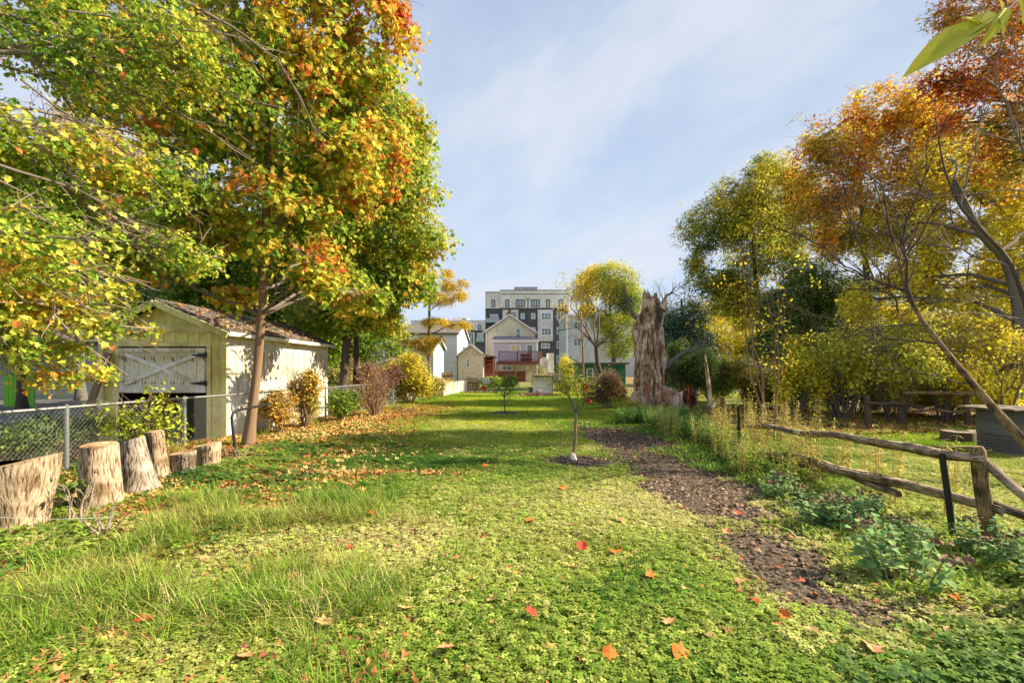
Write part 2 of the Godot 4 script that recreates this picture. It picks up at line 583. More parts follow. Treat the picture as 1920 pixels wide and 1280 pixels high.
func beam(called: String, parent: Node3D, m: Material, a: Vector3, b: Vector3, w: float, h: float, ch := 0.006, up := Vector3.UP) -> MeshInstance3D:
	var mb := MB.new()
	mb.beam(a, b, w, h, ch, up)
	return obj_w(called, mb, m, parent)

func make_shed() -> void:
	var t := thing("garden_shed", "pale yellow garden shed with white side wall and peeling cross-braced hatch door", "shed", Vector3(-8.09, -0.2, -10.5))
	var g := -0.22
	var zf := -10.5
	var zb := -16.2
	var xl := -9.55
	var xr := -6.62
	# walls behind the boards
	bw("wall", t, M.bark_dark, Vector3(xr - 0.10, g, zf - 0.10), Vector3(xr - 0.035, 2.42, zb + 0.05), 0.0)
	bw("wall", t, M.bark_dark, Vector3(xl + 0.035, g, zf - 0.10), Vector3(xl + 0.10, 2.42, zb + 0.05), 0.0)
	bw("wall", t, M.bark_dark, Vector3(xl + 0.1, g, zb), Vector3(xr - 0.1, 2.42, zb + 0.05), 0.0)
	bw("floor", t, M.dark, Vector3(xl + 0.11, g, zf - 0.1), Vector3(xr - 0.11, g + 0.08, zb + 0.06), 0.0)
	for k in 14:   # upright boards of the white side
		var z0 := zf - 0.02 - k * 0.405
		bw("board", t, M.paint_white, Vector3(xr - 0.034, g, z0), Vector3(xr, 2.40, z0 - 0.399), 0.004)
	for k in 10:
		var z0 := zf - 0.02 - k * 0.567
		bw("board", t, M.paint_yellow, Vector3(xl, g, z0), Vector3(xl + 0.034, 2.40, z0 - 0.56), 0.004)
	# front
	for k in 2:
		for q in 2:
			var x0 := (xl + 0.005 + q * 0.174) if k == 0 else (-6.97 + q * 0.174)
			bw("board", t, M.paint_yellow, Vector3(x0, g, zf - 0.06), Vector3(x0 + 0.171, 2.42, zf), 0.004)
	for k in 8:
		var x0 := -9.2 + k * 0.279
		bw("board", t, M.paint_yellow, Vector3(x0, 2.10, zf - 0.06), Vector3(x0 + 0.275, 2.42, zf), 0.004)
	var gm := MB.new()
	gm.poly([Vector3(xl - 0.02, 2.42, zf), Vector3(xr + 0.02, 2.42, zf), Vector3(-8.09, 3.06, zf)], Vector3.BACK)
	gm.poly([Vector3(xl - 0.02, 2.42, zf - 0.06), Vector3(xr + 0.02, 2.42, zf - 0.06), Vector3(-8.09, 3.06, zf - 0.06)], Vector3.FORWARD)
	obj_w("gable", gm, M.paint_yellow, t)
	var gb := MB.new()
	gb.poly([Vector3(xl, 2.42, zb), Vector3(xr, 2.42, zb), Vector3(-8.09, 3.06, zb)], Vector3.FORWARD)
	obj_w("gable", gb, M.paint_yellow, t)
	bw("trim_band", t, M.trim_yellow, Vector3(xl - 0.05, 2.44, zf + 0.003), Vector3(xr + 0.05, 2.60, zf + 0.035))
	bw("corner_trim", t, M.trim_yellow, Vector3(xr - 0.1, g, zf + 0.003), Vector3(xr + 0.02, 2.43, zf + 0.03))
	bw("corner_trim", t, M.trim_white, Vector3(xr + 0.003, g, zf - 0.13), Vector3(xr + 0.028, 2.40, zf - 0.0))
	bw("corner_trim", t, M.trim_yellow, Vector3(xl - 0.02, g, zf + 0.003), Vector3(xl + 0.1, 2.43, zf + 0.03))
	bw("corner_trim", t, M.trim_white, Vector3(xr + 0.003, g, zb + 0.13), Vector3(xr + 0.028, 2.40, zb))
	bw("eave_board", t, M.trim_yellow, Vector3(xr + 0.004, 2.24, zf - 0.14), Vector3(xr + 0.026, 2.40, zb + 0.14))
	# door opening and hatch
	for s in [[-9.2, -9.1, g, 2.10], [-7.07, -6.97, g, 2.10], [-9.2, -6.97, 2.101, 2.19]]:
		bw("door_frame", t, M.trim_yellow, Vector3(s[0], s[2], zf + 0.003), Vector3(s[1], s[3], zf + 0.03))
	var dr := Node3D.new()
	dr.name = "hatch_door"
	t.add_child(dr)
	var zd := zf + 0.005
	for k in 9:
		var x0 := -9.09 + k * 0.2222
		bw("plank", dr, M.door_plank, Vector3(x0, 1.04, zd - 0.02), Vector3(x0 + 0.217, 2.07, zd + 0.004 * (k % 2)), 0.005)
	bw("rail", dr, M.trim_white, Vector3(-9.09, 1.03, zd + 0.006), Vector3(-7.09, 1.20, zd + 0.03))
	bw("rail", dr, M.door_plank, Vector3(-9.09, 1.97, zd + 0.006), Vector3(-7.09, 2.06, zd + 0.028))
	bw("stile", dr, M.door_plank, Vector3(-9.09, 1.203, zd + 0.006), Vector3(-8.98, 1.968, zd + 0.027))
	bw("stile", dr, M.door_plank, Vector3(-7.22, 1.203, zd + 0.006), Vector3(-7.11, 1.968, zd + 0.027))
	beam("brace", dr, M.trim_white, Vector3(-8.96, 1.93, zd + 0.020), Vector3(-7.24, 1.235, zd + 0.020), 0.03, 0.085, 0.006)
	beam("brace", dr, M.trim_white, Vector3(-8.96, 1.235, zd + 0.026), Vector3(-7.24, 1.93, zd + 0.026), 0.03, 0.085, 0.006)
	for y in [1.25, 1.9]:
		var hm := MB.new()
		hm.poly([Vector3(-7.40, y - 0.012, zd + 0.047), Vector3(-7.09, y - 0.045, zd + 0.047), Vector3(-7.09, y + 0.045, zd + 0.047), Vector3(-7.40, y + 0.012, zd + 0.047)], Vector3.BACK)
		hm.box(Transform3D(Basis.IDENTITY, Vector3(-7.075, y, zd + 0.04)), Vector3(0.05, 0.12, 0.02), 0.004)
		obj_w("hinge", hm, M.iron, dr)
	# roof
	var ridge := Vector2(-8.09, 3.16)
	var eave := Vector2(-6.42, 2.42)
	for s in [1.0, -1.0]:
		var sm := MB.new()
		var ex: float = ridge.x + (eave.x - ridge.x) * s
		var nn := Vector3(0.405 * s, 0.914, 0)
		var a := Vector3(ridge.x, ridge.y, zf + 0.27)
		var b := Vector3(ex, eave.y, zf + 0.27)
		var c := Vector3(ex, eave.y, zb - 0.2)
		var d := Vector3(ridge.x, ridge.y, zb - 0.2)
		var dn := Vector3(0, -0.05, 0)
		sm.poly([a, b, c, d], nn)
		sm.poly([a + dn, b + dn, c + dn, d + dn], -nn)
		sm.poly([b, c, c + dn, b + dn], Vector3(s, 0, 0))
		sm.poly([a, b, b + dn, a + dn], Vector3.BACK)
		sm.poly([d, c, c + dn, d + dn], Vector3.FORWARD)
		obj_w("roof_slope", sm, M.shingle, t)
		beam("barge_board", t, M.trim_yellow, Vector3(ridge.x, ridge.y - 0.085, zf + 0.285), Vector3(ex, eave.y - 0.075, zf + 0.285), 0.035, 0.14, 0.006)
	bw("fascia", t, M.trim_white, Vector3(eave.x, 2.33, zf + 0.26), Vector3(eave.x + 0.03, 2.43, zb - 0.2))
	var slope := (eave - ridge)
	var variants := []
	for k in 4:
		var m := MB.new()
		m.box(Transform3D(Basis.IDENTITY, Vector3.ZERO), Vector3(0.20, 0.012, 0.318 - 0.006 * k), 0.004)
		variants.append(m.mesh())
	for row in 11:
		for k in 19:
			var f := (row + 0.45) / 11.0
			var p2 := ridge + slope * f
			var o := MeshInstance3D.new()
			o.mesh = variants[rng.randi() % 4]
			o.material_override = M.shingle if rng.randf() < 0.6 else M.shingle_b
			o.name = "shingle"
			t.add_child(o, true)
			o.rotation.z = atan2(slope.y, slope.x) + r(0.03, 0.06)
			o.position = Vector3(p2.x, p2.y + 0.016 + r(0, 0.004), zf + 0.11 - k * 0.324 - (0.16 if row % 2 else 0.0)) - t.position


# ---------------------------------------------------------------- fences and logs on the left
func make_left_fence() -> void:
	var t := thing("chain_link_fence", "galvanised chain-link fence running past the yellow shed", "fence", Vector3(fence_x(9.0), gh(fence_x(9.0), -9.0), -9.0))
	var a := Vector3(fence_x(3.4), 0, -3.4)
	var b := Vector3(fence_x(25.0), 0, -25.0)
	var dir := (b - a).normalized()
	var top := func(d: float) -> Vector3: return Vector3(fence_x(d), 0.99, -d)
	for d in [4.6, 7.0, 9.1, 11.7, 14.2, 16.8, 19.4, 22.0, 25.0]:
		var p: Vector3 = top.call(d)
		var m := MB.new()
		m.sweep([Vector3(p.x, gh(p.x, p.z) - 0.1, p.z), Vector3(p.x, 1.02, p.z), Vector3(p.x, 1.045, p.z)], [0.032, 0.032, 0.012], 10)
		var post := obj_w("post", m, M.steel, t)
		var cl := MB.new()
		for y in [0.25, 0.6, 0.9]:
			cl.sweep([Vector3(p.x, y, p.z), Vector3(p.x, y + 0.02, p.z)], [0.037, 0.037], 8)
		obj_w("tie", cl, M.wire, post)
	var rm := MB.new()
	var rp := []
	for k in 13:
		var q: Vector3 = top.call(3.4 + k * 1.8)
		rp.append(q + Vector3(0, nz.get_noise_1d(k * 40.0) * 0.015, 0))
	rm.sweep(rp, rp.map(func(_q): return 0.024), 8)
	obj_w("top_rail", rm, M.steel, t)
	var wm := MB.new()
	var n := int(a.distance_to(b) / 0.066)
	for k in n:
		for s in [1.0, -1.0]:
			var p := a + dir * (k * 0.066)
			var q: Vector3 = p + dir * 0.80 * s
			var gy := gh(p.x, p.z)
			if q.distance_to(a) + q.distance_to(b) > a.distance_to(b) + 0.01:
				continue
			p.y = gy + 0.03
			q.y = 0.97
			wm.sweep([p, q], [0.0019, 0.0019], 3, 0.0, null, 1, 1, false)
	var wo := obj_w("wire_mesh", wm, M.wire, t)
	wo.set_meta("kind", "stuff")
	# bent pipe standing before the fence
	var pm := MB.new()
	var pts := [P(441, 862, 8.0), P(439, 830, 8.0), P(435, 795, 8.0), P(434, 782, 8.0), P(437, 774, 8.05), P(446, 769, 8.2), P(470, 764, 8.6), P(505, 757, 9.3)]
	pm.sweep(pts, pts.map(func(_q): return 0.024), 8)
	tag(obj("bent_pipe", pm, M.iron), "black bent pipe rail standing on the grass beside the maple trunk", "pipe")
	# leaning brown plank by the hatch door
	var lb := MB.new()
	lb.beam(Vector3(-9.75, -0.2, -10.1), Vector3(-9.25, 1.95, -10.38), 0.16, 0.05, 0.006, Vector3.BACK)
	tag(obj("leaning_plank", lb, M.bark_red), "brown weathered plank leaning on the shed front left of the hatch", "plank")
	# string across the big stump
	var sm := MB.new()
	sm.sweep([P(-60, 968, 3.6), P(95, 973, 3.65), P(214, 970, 3.7)], [0.0016, 0.0016, 0.0016], 4)
	tag(obj("string_line", sm, M.cord), "thin white string stretched low across the front of the largest stump", "string")

func stump(label: String, tl: Vector2, tr: Vector2, bl: Vector2, br: Vector2, m: Material, flare: float, sd: int, back := 0.0) -> void:
	var yb := (bl.y + br.y) * 0.5
	var d := EYE * F / (yb - HZ)
	var slant := cos(atan(((bl.x + br.x) * 0.5 - 960.0) / F))   # a log seen far off the lens axis looks wider than it is
	var wb := (br.x - bl.x) / F * d * slant
	var wt := (tr.x - tl.x) / F * d * slant
	var pb := P((bl.x + br.x) * 0.5, yb, d + wb * 0.4)
	pb.y = gh(pb.x, pb.z) - 0.06
	var ptop := P((tl.x + tr.x) * 0.5, (tl.y + tr.y) * 0.5, d + wb * 0.4 + back)
	var t := thing("tree_stump", label, "stump", Vector3(pb.x, gh(pb.x, pb.z), pb.z), 0.0, "cut log stumps lined up before the fence")
	var mb := MB.new()
	var rows := 14
	var pts := []
	var rad := []
	for k in rows:
		var f := k / float(rows - 1)
		pts.append(pb.lerp(ptop, f))
		rad.append(0.5 * lerpf(wb, wt, f) * (1.0 + flare * pow(1.0 - f, 4.0)))
	nzf.seed = sd
	mb.sweep(pts, rad, 36, 0.13, nzf, 0.8, 0.4, false, sd * 3.0)
	for s in 36:   # the cut slopes from the left edge to the right one
		var k := (rows - 1) * 36 + s
		var dx := mb.v[k].x - ptop.x
		mb.v[k].y = ptop.y + (dx / maxf(wt, 0.1)) * ((tl.y - tr.y) / F * d) + (mb.v[k].z - ptop.z) * -0.06
	obj_w("bark", mb, m, t)
	var cm := MB.new()
	var ring := []
	for s in 36:
		ring.append(mb.v[(rows - 1) * 36 + s])
	var mid := Vector3.ZERO
	for q in ring:
		mid += q / 36.0
	mid.y -= 0.012
	for s in 36:
		cm.poly([mid, ring[s], ring[(s + 1) % 36]], Vector3.UP)
	obj_w("cut_face", cm, M.stump_cut, t)
	var cr := MB.new()   # a drying crack down the side that faces the lawn
	for q in 2 + sd % 2:
		var a := r(-0.5, 0.9)
		var pp := []
		for k in range(3, rows):
			var f := k / float(rows - 1)
			pp.append(pts[k] + Vector3(sin(a + 0.06 * sin(k * 1.3)), 0, cos(a)) * rad[k] * (1.0 + 0.10 * nzf.get_noise_2d(k * 9.0, q * 50.0)) * 0.99)
		cr.sweep(pp, pp.map(func(_q): return 0.006), 4)
	obj_w("crack", cr, M.dark, t)
	for q in 1 + sd % 2:   # knots
		var a := r(-0.3, 0.9)
		var k := 4 + rng.randi() % 7
		var dirn := Vector3(sin(a), 0.1, cos(a))
		var c: Vector3 = pts[k] + dirn * rad[k]
		var km := MB.new()
		km.sweep([c - dirn * 0.05, c - dirn * 0.002, c + dirn * 0.004, c - dirn * 0.006], [0.024, 0.022, 0.014, 0.006], 12, 0.35, nzf, 1.0, 3.0)
		obj_w("knot", km, m, t)

func make_stumps() -> void:
	stump("largest pale stump at the left edge, wider at its slanted top", Vector2(-58, 880), Vector2(124, 853), Vector2(-70, 1018), Vector2(92, 992), M.stump, 0.1, 1)
	stump("tall brown stump with a flat cut top right of the largest stump", Vector2(148, 832), Vector2(224, 834), Vector2(146, 950), Vector2(234, 954), M.stump, 0.12, 2)
	stump("grey weathered stump with a root flare bulging to the right", Vector2(224, 828), Vector2(272, 818), Vector2(226, 922), Vector2(300, 930), M.stump_grey, 0.28, 3)
	stump("narrow brown leaning stump between the grey flared one and the shortest", Vector2(270, 809), Vector2(308, 808), Vector2(276, 900), Vector2(322, 903), M.stump, 0.15, 4)
	stump("shortest grey stump with a slanted top", Vector2(316, 850), Vector2(368, 845), Vector2(320, 893), Vector2(364, 893), M.stump_grey, 0.08, 5)
	stump("reddish brown stump nearest the bent black pipe", Vector2(366, 836), Vector2(415, 827), Vector2(368, 879), Vector2(412, 878), M.stump, 0.05, 6)


# ---------------------------------------------------------------- far buildings
func window(t: Node3D, x0: float, x1: float, y0: float, y1: float, z: float, frame: Material, pane: Material, mull := 0, cross := false, fw := 0.07) -> void:
	var w := MB.new()
	for s in [[x0, x0 + fw, y0, y1], [x1 - fw, x1, y0, y1], [x0 + fw, x1 - fw, y0, y0 + fw], [x0 + fw, x1 - fw, y1 - fw, y1]]:
		w.box(Transform3D(Basis.IDENTITY, Vector3((s[0] + s[1]) * 0.5, (s[2] + s[3]) * 0.5, z + 0.02)), Vector3(s[1] - s[0], s[3] - s[2], 0.10), 0.008)
	for k in mull:
		var x := lerpf(x0, x1, (k + 1.0) / (mull + 1.0))
		w.box(Transform3D(Basis.IDENTITY, Vector3(x, (y0 + y1) * 0.5, z + 0.015)), Vector3(fw * 0.8, y1 - y0 - 2.0 * fw, 0.08), 0.006)
	if cross:
		w.box(Transform3D(Basis.IDENTITY, Vector3((x0 + x1) * 0.5, (y0 + y1) * 0.5, z + 0.012)), Vector3(x1 - x0 - 2.0 * fw, fw * 0.8, 0.07), 0.006)
	var wo := obj_w("window", w, frame, t)
	var p := MB.new()
	p.box(Transform3D(Basis.IDENTITY, Vector3((x0 + x1) * 0.5, (y0 + y1) * 0.5, z + 0.008)), Vector3(x1 - x0 - fw, y1 - y0 - fw, 0.012))
	obj_w("pane", p, pane, wo)

func gable_box(t: Node3D, x0: float, x1: float, z0: float, z1: float, yb: float, ye: float, ya: float, wall: Material, roof: Material, over := 0.25, along_z := true) -> void:
	# a house body whose gable faces the garden (ridge along z) or the side (ridge along x)
	var w := MB.new()
	if along_z:
		var xm := (x0 + x1) * 0.5
		for q in [[z0, Vector3.BACK], [z1, Vector3.FORWARD]]:
			w.poly([Vector3(x0, yb, q[0]), Vector3(x1, yb, q[0]), Vector3(x1, ye, q[0]), Vector3(xm, ya, q[0]), Vector3(x0, ye, q[0])], q[1])
		w.poly([Vector3(x0, yb, z0), Vector3(x0, yb, z1), Vector3(x0, ye, z1), Vector3(x0, ye, z0)], Vector3.LEFT)
		w.poly([Vector3(x1, yb, z0), Vector3(x1, yb, z1), Vector3(x1, ye, z1), Vector3(x1, ye, z0)], Vector3.RIGHT)
	else:
		var zm := (z0 + z1) * 0.5
		for q in [[x0, Vector3.LEFT], [x1, Vector3.RIGHT]]:
			w.poly([Vector3(q[0], yb, z0), Vector3(q[0], yb, z1), Vector3(q[0], ye, z1), Vector3(q[0], ya, zm), Vector3(q[0], ye, z0)], q[1])
		w.poly([Vector3(x0, yb, z0), Vector3(x1, yb, z0), Vector3(x1, ye, z0), Vector3(x0, ye, z0)], Vector3.BACK)
		w.poly([Vector3(x0, yb, z1), Vector3(x1, yb, z1), Vector3(x1, ye, z1), Vector3(x0, ye, z1)], Vector3.FORWARD)
	obj_w("wall", w, wall, t)
	for s in [-1.0, 1.0]:
		var a: Vector3
		var b: Vector3
		var half: float
		var rise := ya - ye
		if along_z:
			half = (x1 - x0) * 0.5
			var k := (half + over) / half
			var mid := Vector3((x0 + x1) * 0.5, ya + 0.06, 0)
			var e := Vector3((x0 + x1) * 0.5 + s * half * k, ya + 0.06 - rise * k, 0)
			a = mid
			b = e
			var m := MB.new()
			var f := Vector3(0, 0, z0 + over)
			var g := Vector3(0, 0, z1 - over)
			m.poly([a + f, b + f, b + g, a + g], Vector3(s * rise, half, 0))
			var dn := Vector3(0, -0.16, 0)
			m.poly([a + f + dn, b + f + dn, b + g + dn, a + g + dn], Vector3(-s * rise, -half, 0))
			m.poly([b + f, b + g, b + g + dn, b + f + dn], Vector3(s, 0, 0))
			var ro := obj_w("roof_slope", m, roof, t)
			for q in [[f, Vector3.BACK], [g, Vector3.FORWARD]]:
				var tr := MB.new()
				tr.poly([a + q[0], b + q[0], b + q[0] + dn, a + q[0] + dn], q[1])
				obj_w("barge_board", tr, M.frame_white, ro)
		else:
			half = (z0 - z1) * 0.5
			var k := (half + over) / half
			a = Vector3(0, ya + 0.06, (z0 + z1) * 0.5)
			b = Vector3(0, ya + 0.06 - rise * k, (z0 + z1) * 0.5 + s * half * k)
			var m := MB.new()
			var f := Vector3(x0 - over, 0, 0)
			var g := Vector3(x1 + over, 0, 0)
			var dn := Vector3(0, -0.16, 0)
			m.poly([a + f, b + f, b + g, a + g], Vector3(0, half, s * rise))
			m.poly([a + f + dn, b + f + dn, b + g + dn, a + g + dn], Vector3(0, -half, -s * rise))
			m.poly([b + f, b + g, b + g + dn, b + f + dn], Vector3(0, 0, s))
			var ro := obj_w("roof_slope", m, roof, t)
			for q in [[f, Vector3.LEFT], [g, Vector3.RIGHT]]:
				var tr := MB.new()
				tr.poly([a + q[0], b + q[0], b + q[0] + dn, a + q[0] + dn], q[1])
				obj_w("barge_board", tr, M.frame_white, ro)

func X(px: float, d: float) -> float: return (px - 960.0) / F * d
func Y(py: float, d: float) -> float: return EYE - (py - HZ) / F * d

func make_apartments() -> void:
	var d := 100.0
	var t := thing("apartment_building", "modern apartment block with pale top storey and dark brick bays behind the cream house", "building", Vector3(X(990, d), 0.1, -d))
	var z := -d
	bw("wall", t, M.brick_dark, Vector3(X(910, d), 0, z - 16), Vector3(X(1066, d), Y(578, d), z), 0.0)
	bw("top_storey", t, M.stucco, Vector3(X(910, d), Y(578, d), z - 16), Vector3(X(938, d), Y(548, d), z + 0.15), 0.0)
	bw("top_storey", t, M.stucco, Vector3(X(938, d), Y(577.4, d), z - 16), Vector3(X(1066, d), Y(545, d), z + 0.5), 0.0)
	bw("parapet_cap", t, M.frame_dark, Vector3(X(937.6, d), Y(545, d), z - 16), Vector3(X(1066.5, d), Y(544, d), z + 0.6), 0.0)
	bw("parapet_cap", t, M.frame_dark, Vector3(X(909.6, d), Y(548, d), z - 16), Vector3(X(937.6, d), Y(547, d), z + 0.25), 0.0)
	bw("cornice_line", t, M.frame_dark, Vector3(X(938, d), Y(552.4, d), z + 0.5), Vector3(X(1066, d), Y(551.4, d), z + 0.56), 0.0)
	bw("penthouse", t, M.stucco, Vector3(X(965, d), Y(545, d), z - 9), Vector3(X(1009, d), Y(534.5, d), z - 3), 0.0)
	bw("penthouse_cap", t, M.frame_dark, Vector3(X(964.5, d), Y(534.5, d), z - 9.1), Vector3(X(1009.5, d), Y(533.6, d), z - 2.9), 0.0)
	bw("roof_vent", t, M.frame_dark, Vector3(X(974, d), Y(544.5, d), z - 2.4), Vector3(X(980, d), Y(541.5, d), z - 1.8), 0.02)
	bw("roof_vent", t, M.frame_dark, Vector3(X(995, d), Y(544.5, d), z - 2.4), Vector3(X(1001, d), Y(541.8, d), z - 1.8), 0.02)
	for px in [984.5, 988.5]:
		bw("roof_pipe", t, M.frame_dark, Vector3(X(px, d), Y(544.5, d), z - 2.2), Vector3(X(px + 0.8, d), Y(537.5, d), z - 2.1), 0.0)
	# pale bays between the dark brick
	var bays := [[942.5, 972.0, 581.0, 690.0], [1008.0, 1036.5, 581.0, 640.0]]
	for b in bays:
		bw("bay", t, M.stucco_white, Vector3(X(b[0], d), Y(b[3], d), z), Vector3(X(b[1], d), Y(b[2], d), z + 0.7), 0.0)
	for w in [[921.5, 928.5], [947.5, 954.8], [967.5, 984.0], [995.0, 1011.8], [1023.8, 1031.0], [1046.7, 1055.0]]:
		var zz := z + (0.15 if w[0] < 938 else 0.5)
		window(t, X(w[0], d), X(w[1], d), Y(576, d), Y(562, d), zz, M.frame_dark, M.glass_bright, 2 if w[1] - w[0] > 12 else 0, false, 0.16)
	for row in 4:
		var y1 := 587.0 + row * 26.5
		window(t, X(949.5, d), X(966.5, d), Y(y1 + 15, d), Y(y1, d), z + 0.7, M.frame_dark, M.glass_bright, 1, true, 0.14)
		for w in [[976.3, 983.5], [996.0, 1004.0]]:
			window(t, X(w[0], d), X(w[1], d), Y(y1 + 11, d), Y(y1, d), z, M.frame_white, M.glass_bright, 0, false, 0.16)
		if row < 2:
			window(t, X(1014.5, d), X(1033.0, d), Y(y1 + 13 + row * 2, d), Y(y1 + row * 2, d), z + 0.7, M.frame_white, M.glass, 2, true, 0.12)
		else:
			window(t, X(1014.5, d), X(1031.0, d), Y(y1 + 13, d), Y(y1 + 3, d), z, M.frame_white, M.glass_bright, 1, false, 0.16)
		window(t, X(1044.0, d), X(1058.0, d), Y(y1 + 13, d), Y(y1, d), z, M.frame_white, M.glass, 1, false, 0.14)
		# balcony at the left corner
		window(t, X(919.0, d), X(934.0, d), Y(y1 + 18, d), Y(y1 + 2, d), z, M.frame_white, M.glass_bright, 1, false, 0.14)
		var bal := bw("balcony", t, M.frame_dark, Vector3(X(911.5, d), Y(y1 + 20, d), z), Vector3(X(936.5, d), Y(y1 + 18.8, d), z + 1.6), 0.02)
		bw("balcony_panel", bal, M.glass_rail, Vector3(X(911.5, d), Y(y1 + 18.8, d), z + 1.5), Vector3(X(936.5, d), Y(y1 + 10.5, d), z + 1.56), 0.0).position -= Vector3.ZERO
	# the far wing to the left
	var e := 150.0
	var u := thing("apartment_wing", "farther pale apartment wing seen left of the cream house between roofs", "building", Vector3(X(870, e), 0.1, -e))
	bw("wall", u, M.stucco_white, Vector3(X(770, e), Y(619, e), -e - 14), Vector3(X(918, e), Y(600, e), -e), 0.0)
	bw("lower_wall", u, M.brick_dark, Vector3(X(770, e), 0, -e - 14), Vector3(X(918, e), Y(619, e), -e - 0.3), 0.0)
	bw("penthouse", u, M.stucco, Vector3(X(845, e), Y(600, e), -e - 10), Vector3(X(875, e), Y(592.5, e), -e - 4), 0.0)
	window(u, X(864, e), X(870, e), Y(599, e), Y(595, e), -e - 4, M.frame_dark, M.glass_bright, 0, false, 0.12)
	bw("bay", u, M.stucco_white, Vector3(X(871, e), Y(655, e), -e - 0.3), Vector3(X(890, e), Y(623, e), -e + 0.4), 0.0)
	for w in [[868.0, 873.0], [881.0, 886.5], [896.0, 902.0]]:
		window(u, X(w[0], e), X(w[1], e), Y(618, e), Y(609, e), -e, M.frame_dark, M.glass_bright, 0, false, 0.2)
	window(u, X(874, e), X(887, e), Y(648, e), Y(625, e), -e + 0.4, M.frame_dark, M.glass_bright, 1, true, 0.2)
	window(u, X(894.5, e), X(906, e), Y(634, e), Y(624, e), -e - 0.3, M.frame_white, M.glass_bright, 1, false, 0.2)
	bw("balcony_panel", u, M.glass_rail, Vector3(X(893, e), Y(641, e), -e + 1.0), Vector3(X(908, e), Y(633.5, e), -e + 1.1), 0.0)
	# the pale house behind the bare tree
	var f := 78.0
	var p := thing("pale_building", "pale grey-blue building with white corners half hidden by the bare spreading tree", "building", Vector3(X(1160, f), 0.1, -f))
	bw("wall", p, M.siding_pale, Vector3(X(1062, f), 0, -f - 12), Vector3(X(1290, f), Y(592, f), -f), 0.0)
	bw("roof_edge", p, M.frame_white, Vector3(X(1061, f), Y(592, f), -f - 12.2), Vector3(X(1291, f), Y(588, f), -f + 0.3), 0.0)
	bw("corner_trim", p, M.frame_white, Vector3(X(1062, f), 0, -f + 0.003), Vector3(X(1065, f), Y(592, f), -f + 0.08), 0.0)
	for w in [[1075.0, 1090.0], [1112.0, 1128.0], [1150.0, 1166.0], [1215.0, 1230.0], [1250.0, 1266.0]]:
		for y in [602.0, 633.0]:
			window(p, X(w[0], f), X(w[1], f), Y(y + 16, f), Y(y, f), -f, M.frame_white, M.glass, 1, false, 0.1)
	var l := thing("street_lamp", "dark street lamp post with two heads before the apartment block", "street lamp", Vector3(X(990, 66), 0.1, -66))
	bw("pole", l, M.frame_dark, Vector3(X(989.0, 66), 0.1, -66.06), Vector3(X(991.0, 66), Y(562, 66), -65.94), 0.02)
	for s in [-1.0, 1.0]:
		beam("lamp_head", l, M.frame_dark, Vector3(X(990, 66) + 0.05 * s, Y(562, 66), -66), Vector3(X(990 + 4.2 * s, 66), Y(557, 66), -66), 0.16, 0.12, 0.01)

